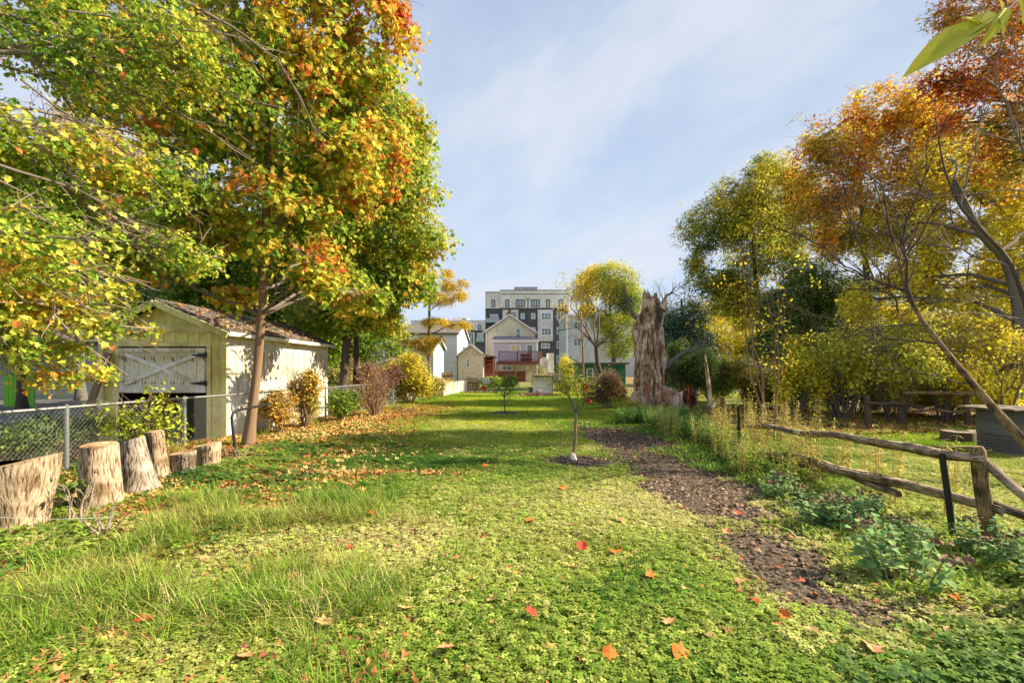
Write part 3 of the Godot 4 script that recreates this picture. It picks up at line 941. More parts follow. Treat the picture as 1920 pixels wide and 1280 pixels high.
func make_cream_house() -> void:
	var t := thing("cream_house", "cream gabled house with a blue-grey rear room and raised red deck", "house", Vector3(X(957, 52), 0.13, -52))
	var d := 52.0
	var x0 := X(910.5, d)
	var x1 := X(1001.5, d)
	gable_box(t, x0, x1, -d, -d - 9.0, 0.1, Y(620, d), Y(590, d), M.siding_cream, M.roof_grey, 0.3)
	var ch := bw("chimney", t, M.brick_red, Vector3(X(952.5, d), Y(589, d), -d - 2.6), Vector3(X(958.0, d), Y(577, d), -d - 2.1), 0.01)
	bw("chimney_cap", ch, M.roof_grey, Vector3(X(951.8, d), Y(577, d), -d - 2.65), Vector3(X(958.7, d), Y(576, d), -d - 2.05), 0.01)
	window(t, X(967, d), X(976.5, d), Y(634, d), Y(615.5, d), -d, M.frame_white, M.glass, 0, true, 0.09)
	window(t, X(928.5, d), X(933.5, d), Y(623, d), Y(616.5, d), -d, M.frame_white, M.glass, 1, true, 0.05)
	bw("downspout", t, M.frame_white, Vector3(x0 + 0.05, 0.1, -d + 0.004), Vector3(x0 + 0.14, Y(621, d), -d + 0.09), 0.01)
	bw("vent_pipe", t, M.frame_dark, Vector3(X(975, d), Y(603, d), -d - 3.0), Vector3(X(975.8, d), Y(594, d), -d - 2.92), 0.01)
	bw("wall_vent", t, M.frame_white, Vector3(X(955.5, d), Y(604, d), -d + 0.003), Vector3(X(958.5, d), Y(599, d), -d + 0.05), 0.01)
	# rear room
	var e := 50.0
	bw("rear_room", t, M.siding_blue, Vector3(X(925, e), 0.1, -d + 0.01), Vector3(X(1008, e), Y(641, e), -e), 0.0)
	bw("fascia", t, M.frame_white, Vector3(X(922, e), Y(641.5, e), -d + 0.01), Vector3(X(1010, e), Y(637, e), -e + 0.2), 0.01)
	var rf := MB.new()
	var fy := Y(637, e)
	rf.poly([Vector3(X(923, e), fy + 0.01, -e + 0.22), Vector3(X(1009, e), fy + 0.01, -e + 0.22), Vector3(X(1004, e), fy + 0.5, -d + 0.02), Vector3(X(924, e), fy + 0.5, -d + 0.02)], Vector3(0, 1, 0.3))
	obj_w("rear_roof", rf, M.roof_navy, t)
	bw("corner_trim", t, M.frame_white, Vector3(X(923.5, e), 0.1, -e + 0.004), Vector3(X(926, e), Y(641.5, e), -e + 0.05), 0.005)
	bw("corner_trim", t, M.frame_white, Vector3(X(1004.5, e), 0.1, -e + 0.004), Vector3(X(1008.2, e), Y(641.5, e), -e + 0.05), 0.005)
	bw("corner_trim", t, M.frame_white, Vector3(X(1008.0, e) + 0.003, 0.1, -e - 0.15), Vector3(X(1008, e) + 0.04, Y(641.5, e), -e + 0.003), 0.005)
	window(t, X(956.5, e), X(976.5, e), Y(661, e), Y(646, e), -e, M.frame_white, M.curtain, 1, false, 0.1)
	window(t, X(986.5, e), X(1000.5, e), Y(677, e), Y(645, e), -e, M.frame_white, M.glass, 0, false, 0.12)
	bw("wall_lamp", t, M.frame_white, Vector3(X(979, e), Y(649, e), -e), Vector3(X(981, e), Y(647.5, e), -e + 0.12), 0.01)
	# under the deck
	window(t, X(941, e), X(960.5, e), Y(695, e), Y(685, e), -e, M.frame_white, M.glass, 1, false, 0.08)
	bw("basement_door", t, M.trim_white, Vector3(X(986, e), 0.15, -e), Vector3(X(1000, e), Y(685.5, e), -e + 0.05), 0.01)
	bw("basement_wall", t, M.brick_red, Vector3(X(926.3, e), 0.1, -e + 0.003), Vector3(X(985.5, e), Y(695.6, e), -e + 0.03), 0.0)
	# deck
	var dk := 47.5
	var dy := Y(676.5, dk)
	for k in 20:
		var z0 := -e + 0.06 + k * 0.124
		bw("deck_board", t, M.deck, Vector3(X(936, dk), dy - 0.04, z0), Vector3(X(1010, dk), dy, z0 + 0.118), 0.006)
	bw("deck_beam", t, M.deck, Vector3(X(931, dk), dy - 0.36, -dk - 0.12), Vector3(X(1012, dk), dy - 0.045, -dk + 0.03), 0.01)
	bw("deck_beam", t, M.deck, Vector3(X(931, dk), dy - 0.36, -dk - 1.4), Vector3(X(1012, dk), dy - 0.045, -dk - 1.3), 0.01)
	for px in [932.5, 966.5, 1003.5]:
		bw("deck_post", t, M.deck_post, Vector3(X(px - 1.5, dk), 0.1, -dk - 0.1), Vector3(X(px + 1.5, dk), dy - 0.365, -dk + 0.06), 0.01)
	bw("hand_rail", t, M.frame_dark, Vector3(X(935.5, dk), Y(659.5, dk), -dk - 0.06), Vector3(X(1009, dk), Y(658.2, dk), -dk + 0.06), 0.01)
	bw("bottom_rail", t, M.frame_dark, Vector3(X(935.5, dk), Y(675.4, dk), -dk - 0.03), Vector3(X(1009, dk), Y(674.5, dk), -dk + 0.03), 0.01)
	for k in 38:
		var px := 936.3 + k * 1.925
		bw("baluster", t, M.frame_dark, Vector3(X(px, dk) - 0.018, Y(674.4, dk), -dk - 0.02), Vector3(X(px, dk) + 0.018, Y(659.6, dk), -dk + 0.02), 0.004)
	for px in [935.6, 969.5, 1007.5]:
		bw("rail_post", t, M.frame_dark, Vector3(X(px, dk) - 0.05, dy - 0.05, -dk + 0.031), Vector3(X(px, dk) + 0.05, Y(657.5, dk), -dk + 0.12), 0.006)
	bw("side_panel", t, M.deck_post, Vector3(X(1010.2, dk), Y(672, dk), -dk - 0.8), Vector3(X(1015.5, dk), Y(658.5, dk), -dk), 0.01)
	var so := thing("deck_sofa", "dark red covered seat on the raised deck behind the railing", "sofa", Vector3(X(986, 48.6), dy, -48.6))
	bw("seat", so, M.deck, Vector3(X(976, 48.6), dy + 0.002, -49.0), Vector3(X(998, 48.6), dy + 0.42, -48.3), 0.05)
	bw("backrest", so, M.deck, Vector3(X(976, 48.6), dy + 0.42, -49.0), Vector3(X(998, 48.6), dy + 0.85, -48.8), 0.05)
	# steps and low things right of the deck
	var s := thing("garden_steps", "pale grey outdoor steps beside a white wall right of the deck", "steps", Vector3(X(1034, 49), 0.1, -49))
	for k in 5:
		bw("step", s, M.stone, Vector3(X(1030, 49), 0.1 + k * 0.2, -49.6 - k * 0.3), Vector3(X(1041, 49), 0.3 + k * 0.2 - 0.003, -48.6 - k * 0.3), 0.02)
	bw("side_wall", s, M.trim_white, Vector3(X(1014, 49), 0.1, -50.5), Vector3(X(1029.5, 49), Y(672, 49), -50.2), 0.01)
	bw("landing", s, M.trim_white, Vector3(X(1029.7, 49), 1.1, -52.5), Vector3(X(1042, 49), Y(661, 49), -51.2), 0.01)
	# tan outbuilding with its red porch
	var q := 44.0
	var o := thing("tan_outbuilding", "tan gabled outbuilding with one small window left of the cream house", "shed", Vector3(X(882, q), 0.1, -q))
	gable_box(o, X(858.5, q), X(906, q), -q, -q - 5.0, 0.05, Y(664, q), Y(645, q), M.tan, M.roof_grey, 0.25)
	bw("gable_trim", o, M.tan, Vector3(X(858.5, q), Y(665, q), -q + 0.004), Vector3(X(906, q), Y(663.6, q), -q + 0.05), 0.005)
	bw("corner_trim", o, M.frame_white, Vector3(X(904.4, q), 0.05, -q + 0.004), Vector3(X(906.3, q), Y(665.2, q), -q + 0.05), 0.005)
	window(o, X(874.5, q), X(880.5, q), Y(688, q), Y(673, q), -q, M.frame_white, M.glass, 1, true, 0.05)
	var pr := thing("red_porch", "dark red open porch with posts joined to the tan outbuilding", "porch", Vector3(X(918, q), 0.1, -q + 0.5))
	var pm := MB.new()
	pm.poly([Vector3(X(905, q), Y(663, q), -q + 0.3), Vector3(X(931, q), Y(669, q), -q + 0.3), Vector3(X(931, q), Y(669, q), -q - 3), Vector3(X(905, q), Y(663, q), -q - 3)], Vector3.UP)
	pm.poly([Vector3(X(905, q), Y(664.5, q), -q + 0.3), Vector3(X(931, q), Y(670.5, q), -q + 0.3), Vector3(X(931, q), Y(670.5, q), -q - 3), Vector3(X(905, q), Y(664.5, q), -q - 3)], Vector3.DOWN)
	pm.poly([Vector3(X(905, q), Y(663, q), -q + 0.3), Vector3(X(931, q), Y(669, q), -q + 0.3), Vector3(X(931, q), Y(670.5, q), -q + 0.3), Vector3(X(905, q), Y(664.5, q), -q + 0.3)], Vector3.BACK)
	obj_w("porch_roof", pm, M.deck, pr)
	for px in [908.5, 925.5]:
		bw("porch_post", pr, M.deck_post, Vector3(X(px - 1, q), 0.1, -q + 0.12), Vector3(X(px + 1, q), Y(666, q), -q + 0.24), 0.01)
	bw("back_panel", pr, M.deck, Vector3(X(907, q), 0.1, -q - 1.6), Vector3(X(927, q), Y(668, q), -q - 1.5), 0.01)
	for y in [675.0, 684.0]:
		bw("shelf", pr, M.deck_post, Vector3(X(910, q), Y(y, q), -q - 1.45), Vector3(X(924, q), Y(y - 1.2, q), -q - 0.9), 0.01)
	var ob := thing("orange_bin", "small orange bin under the red porch", "bin", Vector3(X(912, 43.6), 0.1, -43.6))
	var om := MB.new()
	om.sweep([Vector3(0, 0, 0), Vector3(0, 0.55, 0)], [0.2, 0.26], 14)
	obj("body", om, M.orange, ob)
	bx("lid", ob, M.orange, Vector3(0, 0.585, 0), Vector3(0.56, 0.06, 0.56), 0.02)

func plain_house(label: String, called: String, x0: float, x1: float, z0: float, z1: float, ye: float, ya: float, wall: Material, roof: Material, wins: Array, along_z: bool) -> void:
	var t := thing(called, label, "house" if ye > 3.5 else "garage", Vector3((x0 + x1) * 0.5, 0.1, z0))
	gable_box(t, x0, x1, z0, z1, -0.2, ye, ya, wall, roof, 0.25, along_z)
	for w in wins:
		window(t, w[0], w[1], w[2], w[3], z0, M.frame_white, M.glass, 0, true, 0.08)

func make_neighbours() -> void:
	plain_house("two-storey white sided house with a sunlit side wall behind the yellow larch", "white_house", X(738, 46), X(857, 46), -46.0, -57.0, Y(624, 46), Y(600, 46), M.siding_white, M.roof_grey, [[X(823, 46), X(831, 46), Y(641, 46), Y(624.5, 46) - 0.15], [X(770, 46), X(780, 46), Y(650, 46), Y(634, 46)]], false)
	plain_house("low white garage with a bright side wall and lap siding behind the yellow shrub", "white_garage", X(722, 35), X(813, 35), -35.0, -40.0, Y(648, 35), Y(632, 35), M.siding_white, M.roof_grey, [[X(727.5, 35), X(737.5, 35), Y(670, 35), Y(653, 35)]], false)
	plain_house("small brown roofed garden building behind the fence shrubs", "brown_roofed_hut", X(700, 26), X(764, 26), -26.0, -30.0, Y(684, 26), Y(672, 26), M.tan, M.roof_brown, [], true)
	# wooden fence and white pickets
	var t := thing("board_fence", "tall natural wood picket fence left of the tan outbuilding", "fence", Vector3(X(842, 36), 0.05, -36))
	for k in 10:
		var px := 827.0 + k * 2.35
		var h := 722 - r(0, 1.5) - (24 if k < 8 else 27)
		bw("picket", t, M.picket, Vector3(X(px, 36), 0.0, -36.02), Vector3(X(px + 2.15, 36), Y(h, 36), -35.98), 0.008)
	for y in [0.4, 1.0]:
		bw("fence_rail", t, M.picket, Vector3(X(827, 36), y, -36.08), Vector3(X(850, 36), y + 0.09, -36.022), 0.006)
	var u := thing("white_picket_fence", "low white board fence along the far left lawn edge", "fence", Vector3(-3.55, 0.0, -29))
	for k in 22:
		var z := -26.4 - k * 0.26
		var x := fence_x(-z) + 0.12
		bw("picket", u, M.board_white, Vector3(x, gh(x, z), z), Vector3(x + 0.03, 0.72 + r(0, 0.06), z - 0.225), 0.006)
	beam("fence_rail", u, M.board_white, Vector3(fence_x(26.4) + 0.08, 0.45, -26.3), Vector3(fence_x(32.0) + 0.08, 0.45, -32.1), 0.04, 0.09)
	var rp := thing("rusty_post", "short rust orange post at the near end of the white board fence", "post", Vector3(fence_x(26.0) + 0.15, 0, -26.0))
	var rm := MB.new()
	rm.sweep([Vector3(0, -0.05, 0), Vector3(0, 0.62, 0), Vector3(0, 0.68, 0)], [0.09, 0.085, 0.05], 10)
	obj("post", rm, M.lumber, rp)
	var sf := thing("slanted_picket_fence", "short tan picket fence in front of the tan outbuilding corner", "fence", Vector3(X(859, 33), 0.05, -33))
	for k in 9:
		var px := 850.0 + k * 2.1
		bw("picket", sf, M.picket, Vector3(X(px, 33), 0.0, -33.0 + k * 0.03), Vector3(X(px + 1.7, 33), 0.62 + r(0, 0.15), -32.97 + k * 0.03), 0.006)
	bw("fence_rail", sf, M.picket, Vector3(X(850, 33), 0.35, -33.06), Vector3(X(869, 33), 0.42, -33.005), 0.006)
	# lumber pile
	var lp := thing("lumber_pile", "heap of old boards and a low timber frame before the tan outbuilding", "lumber pile", Vector3(X(885, 33), 0.02, -33))
	for k in 7:
		var y := 0.62 + 0.05 * (k / 2)
		beam("plank", lp, M.lumber, Vector3(X(868 + k * 1.5, 33), y + r(0, 0.03) + 0.06 * k / 2, -32.6 - 0.18 * (k % 3)), Vector3(X(903 - k, 33), y - 0.10 + 0.06 * k / 2, -32.5 - 0.18 * (k % 3)), 0.14, 0.04)
	for px in [870.5, 883.0, 897.0, 904.0]:
		bw("upright", lp, M.lumber, Vector3(X(px, 33), 0.0, -32.55), Vector3(X(px + 2, 33), 0.58, -32.45), 0.008)
	for k in 6:
		bw("plank", lp, M.picket if k % 2 else M.lumber, Vector3(X(873 + k * 4.0, 33), 0.02, -32.75), Vector3(X(876.5 + k * 4.0, 33), 0.55, -32.71), 0.006)
	var rb := thing("retaining_edge", "low timber edging along the end of the lawn", "edging", Vector3(X(880, 29), 0.0, -29.4))
	for k in 4:
		bw("timber", rb, M.picket, Vector3(X(862 + k * 17.5, 29.4), -0.05, -29.5), Vector3(X(879 + k * 17.5, 29.4), 0.10, -29.38), 0.015)
	var rc := thing("red_canister", "small red canister beside the lumber pile", "canister", Vector3(X(907, 32), 0.02, -32))
	var cm := MB.new()
	cm.sweep([Vector3(0, 0, 0), Vector3(0, 0.02, 0), Vector3(0, 0.22, 0), Vector3(0, 0.3, 0), Vector3(0, 0.34, 0)], [0.12, 0.14, 0.14, 0.10, 0.04], 14)
	obj("body", cm, M.red, rc)
	var wt := thing("white_tub", "pale weathered wooden crate standing right of the lumber pile", "crate", Vector3(X(911, 33.5), 0.02, -33.5))
	for k in 4:
		bw("slat", wt, M.board_white, Vector3(X(903, 33.4), 0.45 + k * 0.115, -33.3), Vector3(X(919, 33.4), 0.555 + k * 0.115, -33.26), 0.006)
	for px in [903.5, 917.5]:
		bw("upright", wt, M.picket, Vector3(X(px, 33.4), 0.0, -33.40), Vector3(X(px + 1.4, 33.4), 0.92, -33.31), 0.006)
	# white garden box
	var d := 28.5
	var gx := thing("white_garden_box", "white panelled garden storage box with a tan lid at the lawn's end", "storage box", Vector3(X(1019, d), gh(X(1019, d), -d), -d))
	for k in 6:
		bw("panel", gx, M.trim_white, Vector3(X(1000.5 + k * 6.1, d), -0.02, -d - 0.9), Vector3(X(1006.5 + k * 6.1, d), Y(706.5, d), -d), 0.003)
	bw("side_panel", gx, M.trim_white, Vector3(X(1036.6, d) - 0.02, -0.02, -d - 0.89), Vector3(X(1036.6, d) + 0.03, Y(706.5, d), -d - 0.01), 0.008)
	bw("corner_post", gx, M.iron, Vector3(X(1035.6, d), -0.02, -d + 0.004), Vector3(X(1036.9, d), Y(706.6, d), -d + 0.04), 0.006)
	bw("lid", gx, M.lumber, Vector3(X(999, d), Y(706.3, d), -d - 0.95), Vector3(X(1038.5, d), Y(702.8, d), -d + 0.06), 0.012)
	var bk := thing("grey_bucket", "dark grey bucket at the left foot of the white garden box", "bucket", Vector3(X(995, 28.7), 0.0, -28.7))
	var bm := MB.new()
	bm.sweep([Vector3(0, -0.02, 0), Vector3(0, 0.36, 0), Vector3(0, 0.38, 0), Vector3(0, 0.37, 0), Vector3(0, 0.06, 0)], [0.11, 0.14, 0.15, 0.13, 0.10], 16, 0, null, 1, 1, false)
	obj("body", bm, M.plastic_grey, bk)
	var sn := MB.new()
	sn.sweep([Vector3(X(1011, 28), -0.08, -28.0), Vector3(X(1011, 28), 0.03, -28.0), Vector3(X(1011, 28), 0.20, -28.02), Vector3(X(1011, 28), 0.27, -28.03)], [0.26, 0.27, 0.18, 0.05], 14, 0.25, nzf, 1.2, 3.0)
	tag(obj("grey_boulder", sn, M.stone), "rounded grey boulder against the front of the white garden box", "rock")
	var tp := MB.new()
	tp.sweep([Vector3(X(1040, 33), 0.55, -33), Vector3(X(1048, 33), 0.75, -33.1), Vector3(X(1060, 33), 0.62, -33), Vector3(X(1072, 33), 0.45, -33)], [0.25, 0.5, 0.5, 0.25], 12, 0.5, nzf, 1.5, 2.0)
	tag(obj("grey_tarp", tp, M.tarp), "crumpled blue-grey tarp heaped behind the white garden box", "tarp")
	# green hut on the right
	var g := 31.0
	var gs := thing("green_hut", "dark green garden hut with a pale flat roof behind the bare tree", "shed", Vector3(X(1125, g), 0.0, -g))
	for k in 12:
		bw("board", gs, M.green_paint, Vector3(X(1086 + k * 7.3, g), -0.02, -g - 2.5), Vector3(X(1093 + k * 7.3, g), Y(683, g), -g), 0.008)
	bw("roof", gs, M.roof_grey, Vector3(X(1080, g), Y(683, g), -g - 2.8), Vector3(X(1178, g), Y(679, g), -g + 0.35), 0.02)
	window(gs, X(1100, g), X(1112, g), Y(722, g), Y(690, g), -g, M.frame_white, M.glass, 0, true, 0.06)
	# lime panel and things across the drive, left
	var lg := thing("lime_panel", "bright lime green board panel standing across the grey drive", "panel", Vector3(X(36, 20), -0.2, -20))
	for k in 6:
		bw("board", lg, M.lime, Vector3(X(5 + k * 9.8, 20), -0.1, -20.05), Vector3(X(14.5 + k * 9.8, 20), Y(702, 20), -20), 0.01)
	bw("frame", lg, M.green_paint, Vector3(X(4, 20), Y(702, 20), -20.08), Vector3(X(64, 20), Y(700.5, 20), -19.96), 0.01)
	plain_house("pale grey house glimpsed through leaves beyond the drive", "grey_house", X(-200, 26), X(170, 26), -26.5, -34.0, 3.2, 5.0, M.siding_pale, M.roof_grey, [[X(100, 26), X(128, 26), Y(668, 26), Y(640, 26)]], false)


# ---------------------------------------------------------------- plants
func sprig(count: int, outline: Array, size: float, rad: float, droop: float, sd: int, twig := true) -> ArrayMesh:
	var q := RandomNumberGenerator.new()
	q.seed = sd
	var mb := MB.new()
	for k in count:
		var a := TAU * k / count + q.randf_range(-0.5, 0.5)
		var e := q.randf_range(0.15, 1.0) * rad
		var p := Vector3(cos(a) * e, q.randf_range(-0.5, 0.5) * rad * 0.8, sin(a) * e)
		var b := Basis(Vector3.UP, PI * 0.5 - a + q.randf_range(-0.7, 0.7)) * Basis(Vector3.RIGHT, droop + q.randf_range(-0.6, 0.6)) * Basis(Vector3.BACK, q.randf_range(-0.7, 0.7))
		var s := size * q.randf_range(0.7, 1.15)
		var g := q.randf_range(0.62, 1.0)
		mb.col = Color(g, g * q.randf_range(0.9, 1.0), g * 0.9)
		mb.leaf(Transform3D(b * Basis.from_scale(Vector3(s, s, s)), p), outline)
		if twig:
			mb.col = Color(0.3, 0.2, 0.15)
			mb.tri(Vector3(0, -0.005, 0), Vector3(0, 0.005, 0), p)
	return mb.mesh()

var SP := {}

func make_sprigs() -> void:
	SP.maple = sprig(8, MAPLE, 0.105, 0.22, 0.5, 1)
	SP.maple_mid = sprig(8, MAPLE_LITE, 0.115, 0.24, 0.5, 2)
	SP.maple_far = sprig(12, MAPLE_LITE, 0.115, 0.32, 0.5, 3, false)
	SP.oval = sprig(13, OVAL, 0.085, 0.23, 0.4, 4)
	SP.oval_far = sprig(16, OVAL, 0.12, 0.38, 0.4, 5, false)
	SP.slim = sprig(12, SLIM, 0.11, 0.24, 0.9, 6)
	SP.needle = sprig(18, SLIM, 0.20, 0.14, -0.2, 7, false)
	SP.small = sprig(10, OVAL, 0.06, 0.13, 0.3, 8)

func crown(t: Node3D, lobes: Array, mesh: Mesh, m: Material, pal: Array, count: int, scale := 1.0, thr := -0.25, nf := 0.55, lo := 0.35) -> void:
	# lobes: [centre, radius, squash, colour shift]
	var xfs := []
	var cols := []
	var tot := 0.0
	for l in lobes:
		tot += l[1] * l[1]
	for l in lobes:
		var want := int(count * l[1] * l[1] / tot)
		var made := 0
		var tries := 0
		while made < want and tries < want * 4:
			tries += 1
			var o := ball()
			var f := pow(rng.randf(), lo)
			if rng.randf() < 0.07:
				f = r(1.0, 1.2)   # stray shoots past the outline
			var p: Vector3 = l[0] + o * Vector3(1, l[2], 1) * l[1] * f
			var g := nz.get_noise_3d(p.x * 100.0 * nf, p.y * 100.0 * nf, p.z * 100.0 * nf)
			if g < thr + (0.25 if f > 0.85 else 0.0) or p.y < 0.35:
				continue
			made += 1
			var up := (o * 0.45 + Vector3.UP * 0.55 + ball() * 0.55).normalized()
			var z := (o * 0.5 + Vector3.DOWN * 0.35 + ball() * 0.8)
			z = (z - up * z.dot(up)).normalized()
			var s := scale * r(0.6, 1.3)
			xfs.append(Transform3D(Basis(up.cross(z), up, z) * Basis.from_scale(Vector3(s, s, s)), p - t.position))
			cols.append(1.2 * pick(pal, 0.46 + 0.55 * nz.get_noise_3d(p.x * 60.0 + 900.0, p.y * 60.0, p.z * 60.0) + r(-0.40, 0.40) + l[3]))
	many("crown", mesh, m, xfs, cols, t)

func limb(mb: MB, a: Vector3, b: Vector3, ra: float, rb: float, sag: float, sides := 6, wob := 0.06) -> Array:
	var pts := []
	var rad := []
	var len := a.distance_to(b)
	var n := 7
	var off := r(0, 900)
	for k in n:
		var f := k / float(n - 1)
		var p := a.lerp(b, f) + Vector3.UP * sin(f * PI) * sag * len
		p += Vector3(nz.get_noise_2d(f * 90.0, off), nz.get_noise_2d(f * 90.0, off + 300.0), nz.get_noise_2d(f * 90.0, off + 600.0)) * wob * len * sin(f * PI) * 2.0
		pts.append(p)
		rad.append(lerpf(ra, rb, pow(f, 0.8)))
	mb.sweep(pts, rad, sides, 0.0, null, 1, 1, false)
	return pts

func tree(called: String, label: String, group: String, tp: Array, r0: float, r1: float, bark: Material, lobes: Array, mesh: Mesh, m: Material, pal: Array, count: int, scale := 1.0, o := {}) -> Node3D:
	var foot: Vector3 = tp[0]
	var t := thing(called, label, o.get("cat", "tree"), foot, 0.0, group)
	var mb := MB.new()
	# smooth the trunk line
	var c := Curve3D.new()
	for k in tp.size():
		var slope_of: Vector3 = (tp[mini(k + 1, tp.size() - 1)] - tp[maxi(k - 1, 0)]) / 6.0
		c.add_point(tp[k], -slope_of, slope_of)
	var pts := []
	var rad := []
	var n := 22
	var L := c.get_baked_length()
	for k in n:
		var f := k / float(n - 1)
		pts.append(c.sample_baked(L * f))
		rad.append(lerpf(r0, r1, f) * (1.0 + 0.55 * exp(-f * L / 0.35)))
	pts[0].y -= 0.08
	mb.sweep(pts, rad, 14, 0.28, nzf, 1.4, 1.2, true, r(0, 50))
	obj_w("trunk", mb, bark, t)
	var twm: Material = o.get("twig", bark)
	for l in lobes:
		var bm := MB.new()
		var best := 0
		for k in range(int(n * o.get("from", 0.25)), n):
			if pts[k].y < l[0].y - l[0].distance_to(pts[k]) * 0.25 or k == int(n * o.get("from", 0.25)):
				best = k
		var a: Vector3 = pts[best]
		var br: float = clampf(rad[best] * 0.55, 0.02, 0.03 + l[1] * 0.035)
		var main := limb(bm, a, l[0], br, br * 0.45, 0.08, 7)
		for k in o.get("twigs", 7):
			var s: Vector3 = main[3 + rng.randi() % 4]
			var e: Vector3 = l[0] + ball() * Vector3(1, l[2], 1) * l[1] * r(0.75, 1.02)
			var sub := limb(bm, s, e, br * 0.42, 0.005, 0.05, 5, 0.05)
			for q in o.get("fine", 3):
				var s2: Vector3 = sub[2 + rng.randi() % 4]
				limb(bm, s2, s2 + (e - s).normalized() * l[1] * r(0.15, 0.35) + ball() * l[1] * 0.35, br * 0.16 + 0.003, 0.003, 0.0, 4, 0.04)
		obj_w("branch", bm, twm, t)
	if count > 0:
		crown(t, lobes, mesh, m, pal, count, scale, o.get("thr", -0.25), o.get("nf", 0.55), o.get("lo", 0.35))
	return t

func grow(mb: MB, p: Vector3, dir: Vector3, len: float, rad: float, lvl: int, up := 0.15, kids := 3) -> void:   # bare twigs
	var pts := [p]
	var rd := [rad]
	var d := dir
	var n := 5
	for k in n:
		d = (d + ball() * 0.16 + Vector3.UP * up * 0.4).normalized()
		pts.append(pts[-1] + d * len / n)
		rd.append(lerpf(rad, rad * 0.45, (k + 1.0) / n))
	mb.sweep(pts, rd, 5 if rad > 0.012 else 3, 0.0, null, 1, 1, false)
	if lvl <= 0:
		return
	for k in kids:
		var j := 2 + rng.randi() % (n - 1)
		grow(mb, pts[j], (d + ball() * 0.85).normalized(), len * r(0.5, 0.8), rd[j] * 0.6, lvl - 1, up, kids)

func L(px: float, py: float, d: float, rad: float, sq := 0.85, shift := 0.0) -> Array:
	return [P(px, py, d), rad, sq, shift]

var GREENS := [Color(0.08, 0.16, 0.03), Color(0.14, 0.25, 0.04), Color(0.24, 0.34, 0.045), Color(0.40, 0.44, 0.05)]
var MAPLES := [Color(0.09, 0.20, 0.03), Color(0.18, 0.31, 0.035), Color(0.30, 0.41, 0.05), Color(0.46, 0.50, 0.07), Color(0.58, 0.50, 0.07), Color(0.58, 0.29, 0.05), Color(0.44, 0.11, 0.03)]
var YELLOWS := [Color(0.42, 0.46, 0.05), Color(0.66, 0.62, 0.06), Color(0.84, 0.68, 0.06), Color(0.82, 0.54, 0.06)]
var ORANGES := [Color(0.28, 0.32, 0.04), Color(0.56, 0.48, 0.05), Color(0.70, 0.46, 0.05), Color(0.64, 0.27, 0.04), Color(0.48, 0.12, 0.03)]
var REDS := [Color(0.22, 0.24, 0.05), Color(0.54, 0.34, 0.05), Color(0.62, 0.26, 0.04), Color(0.52, 0.10, 0.03), Color(0.30, 0.05, 0.03)]
var DARKS := [Color(0.05, 0.10, 0.04), Color(0.09, 0.17, 0.05), Color(0.15, 0.24, 0.055), Color(0.26, 0.32, 0.06)]

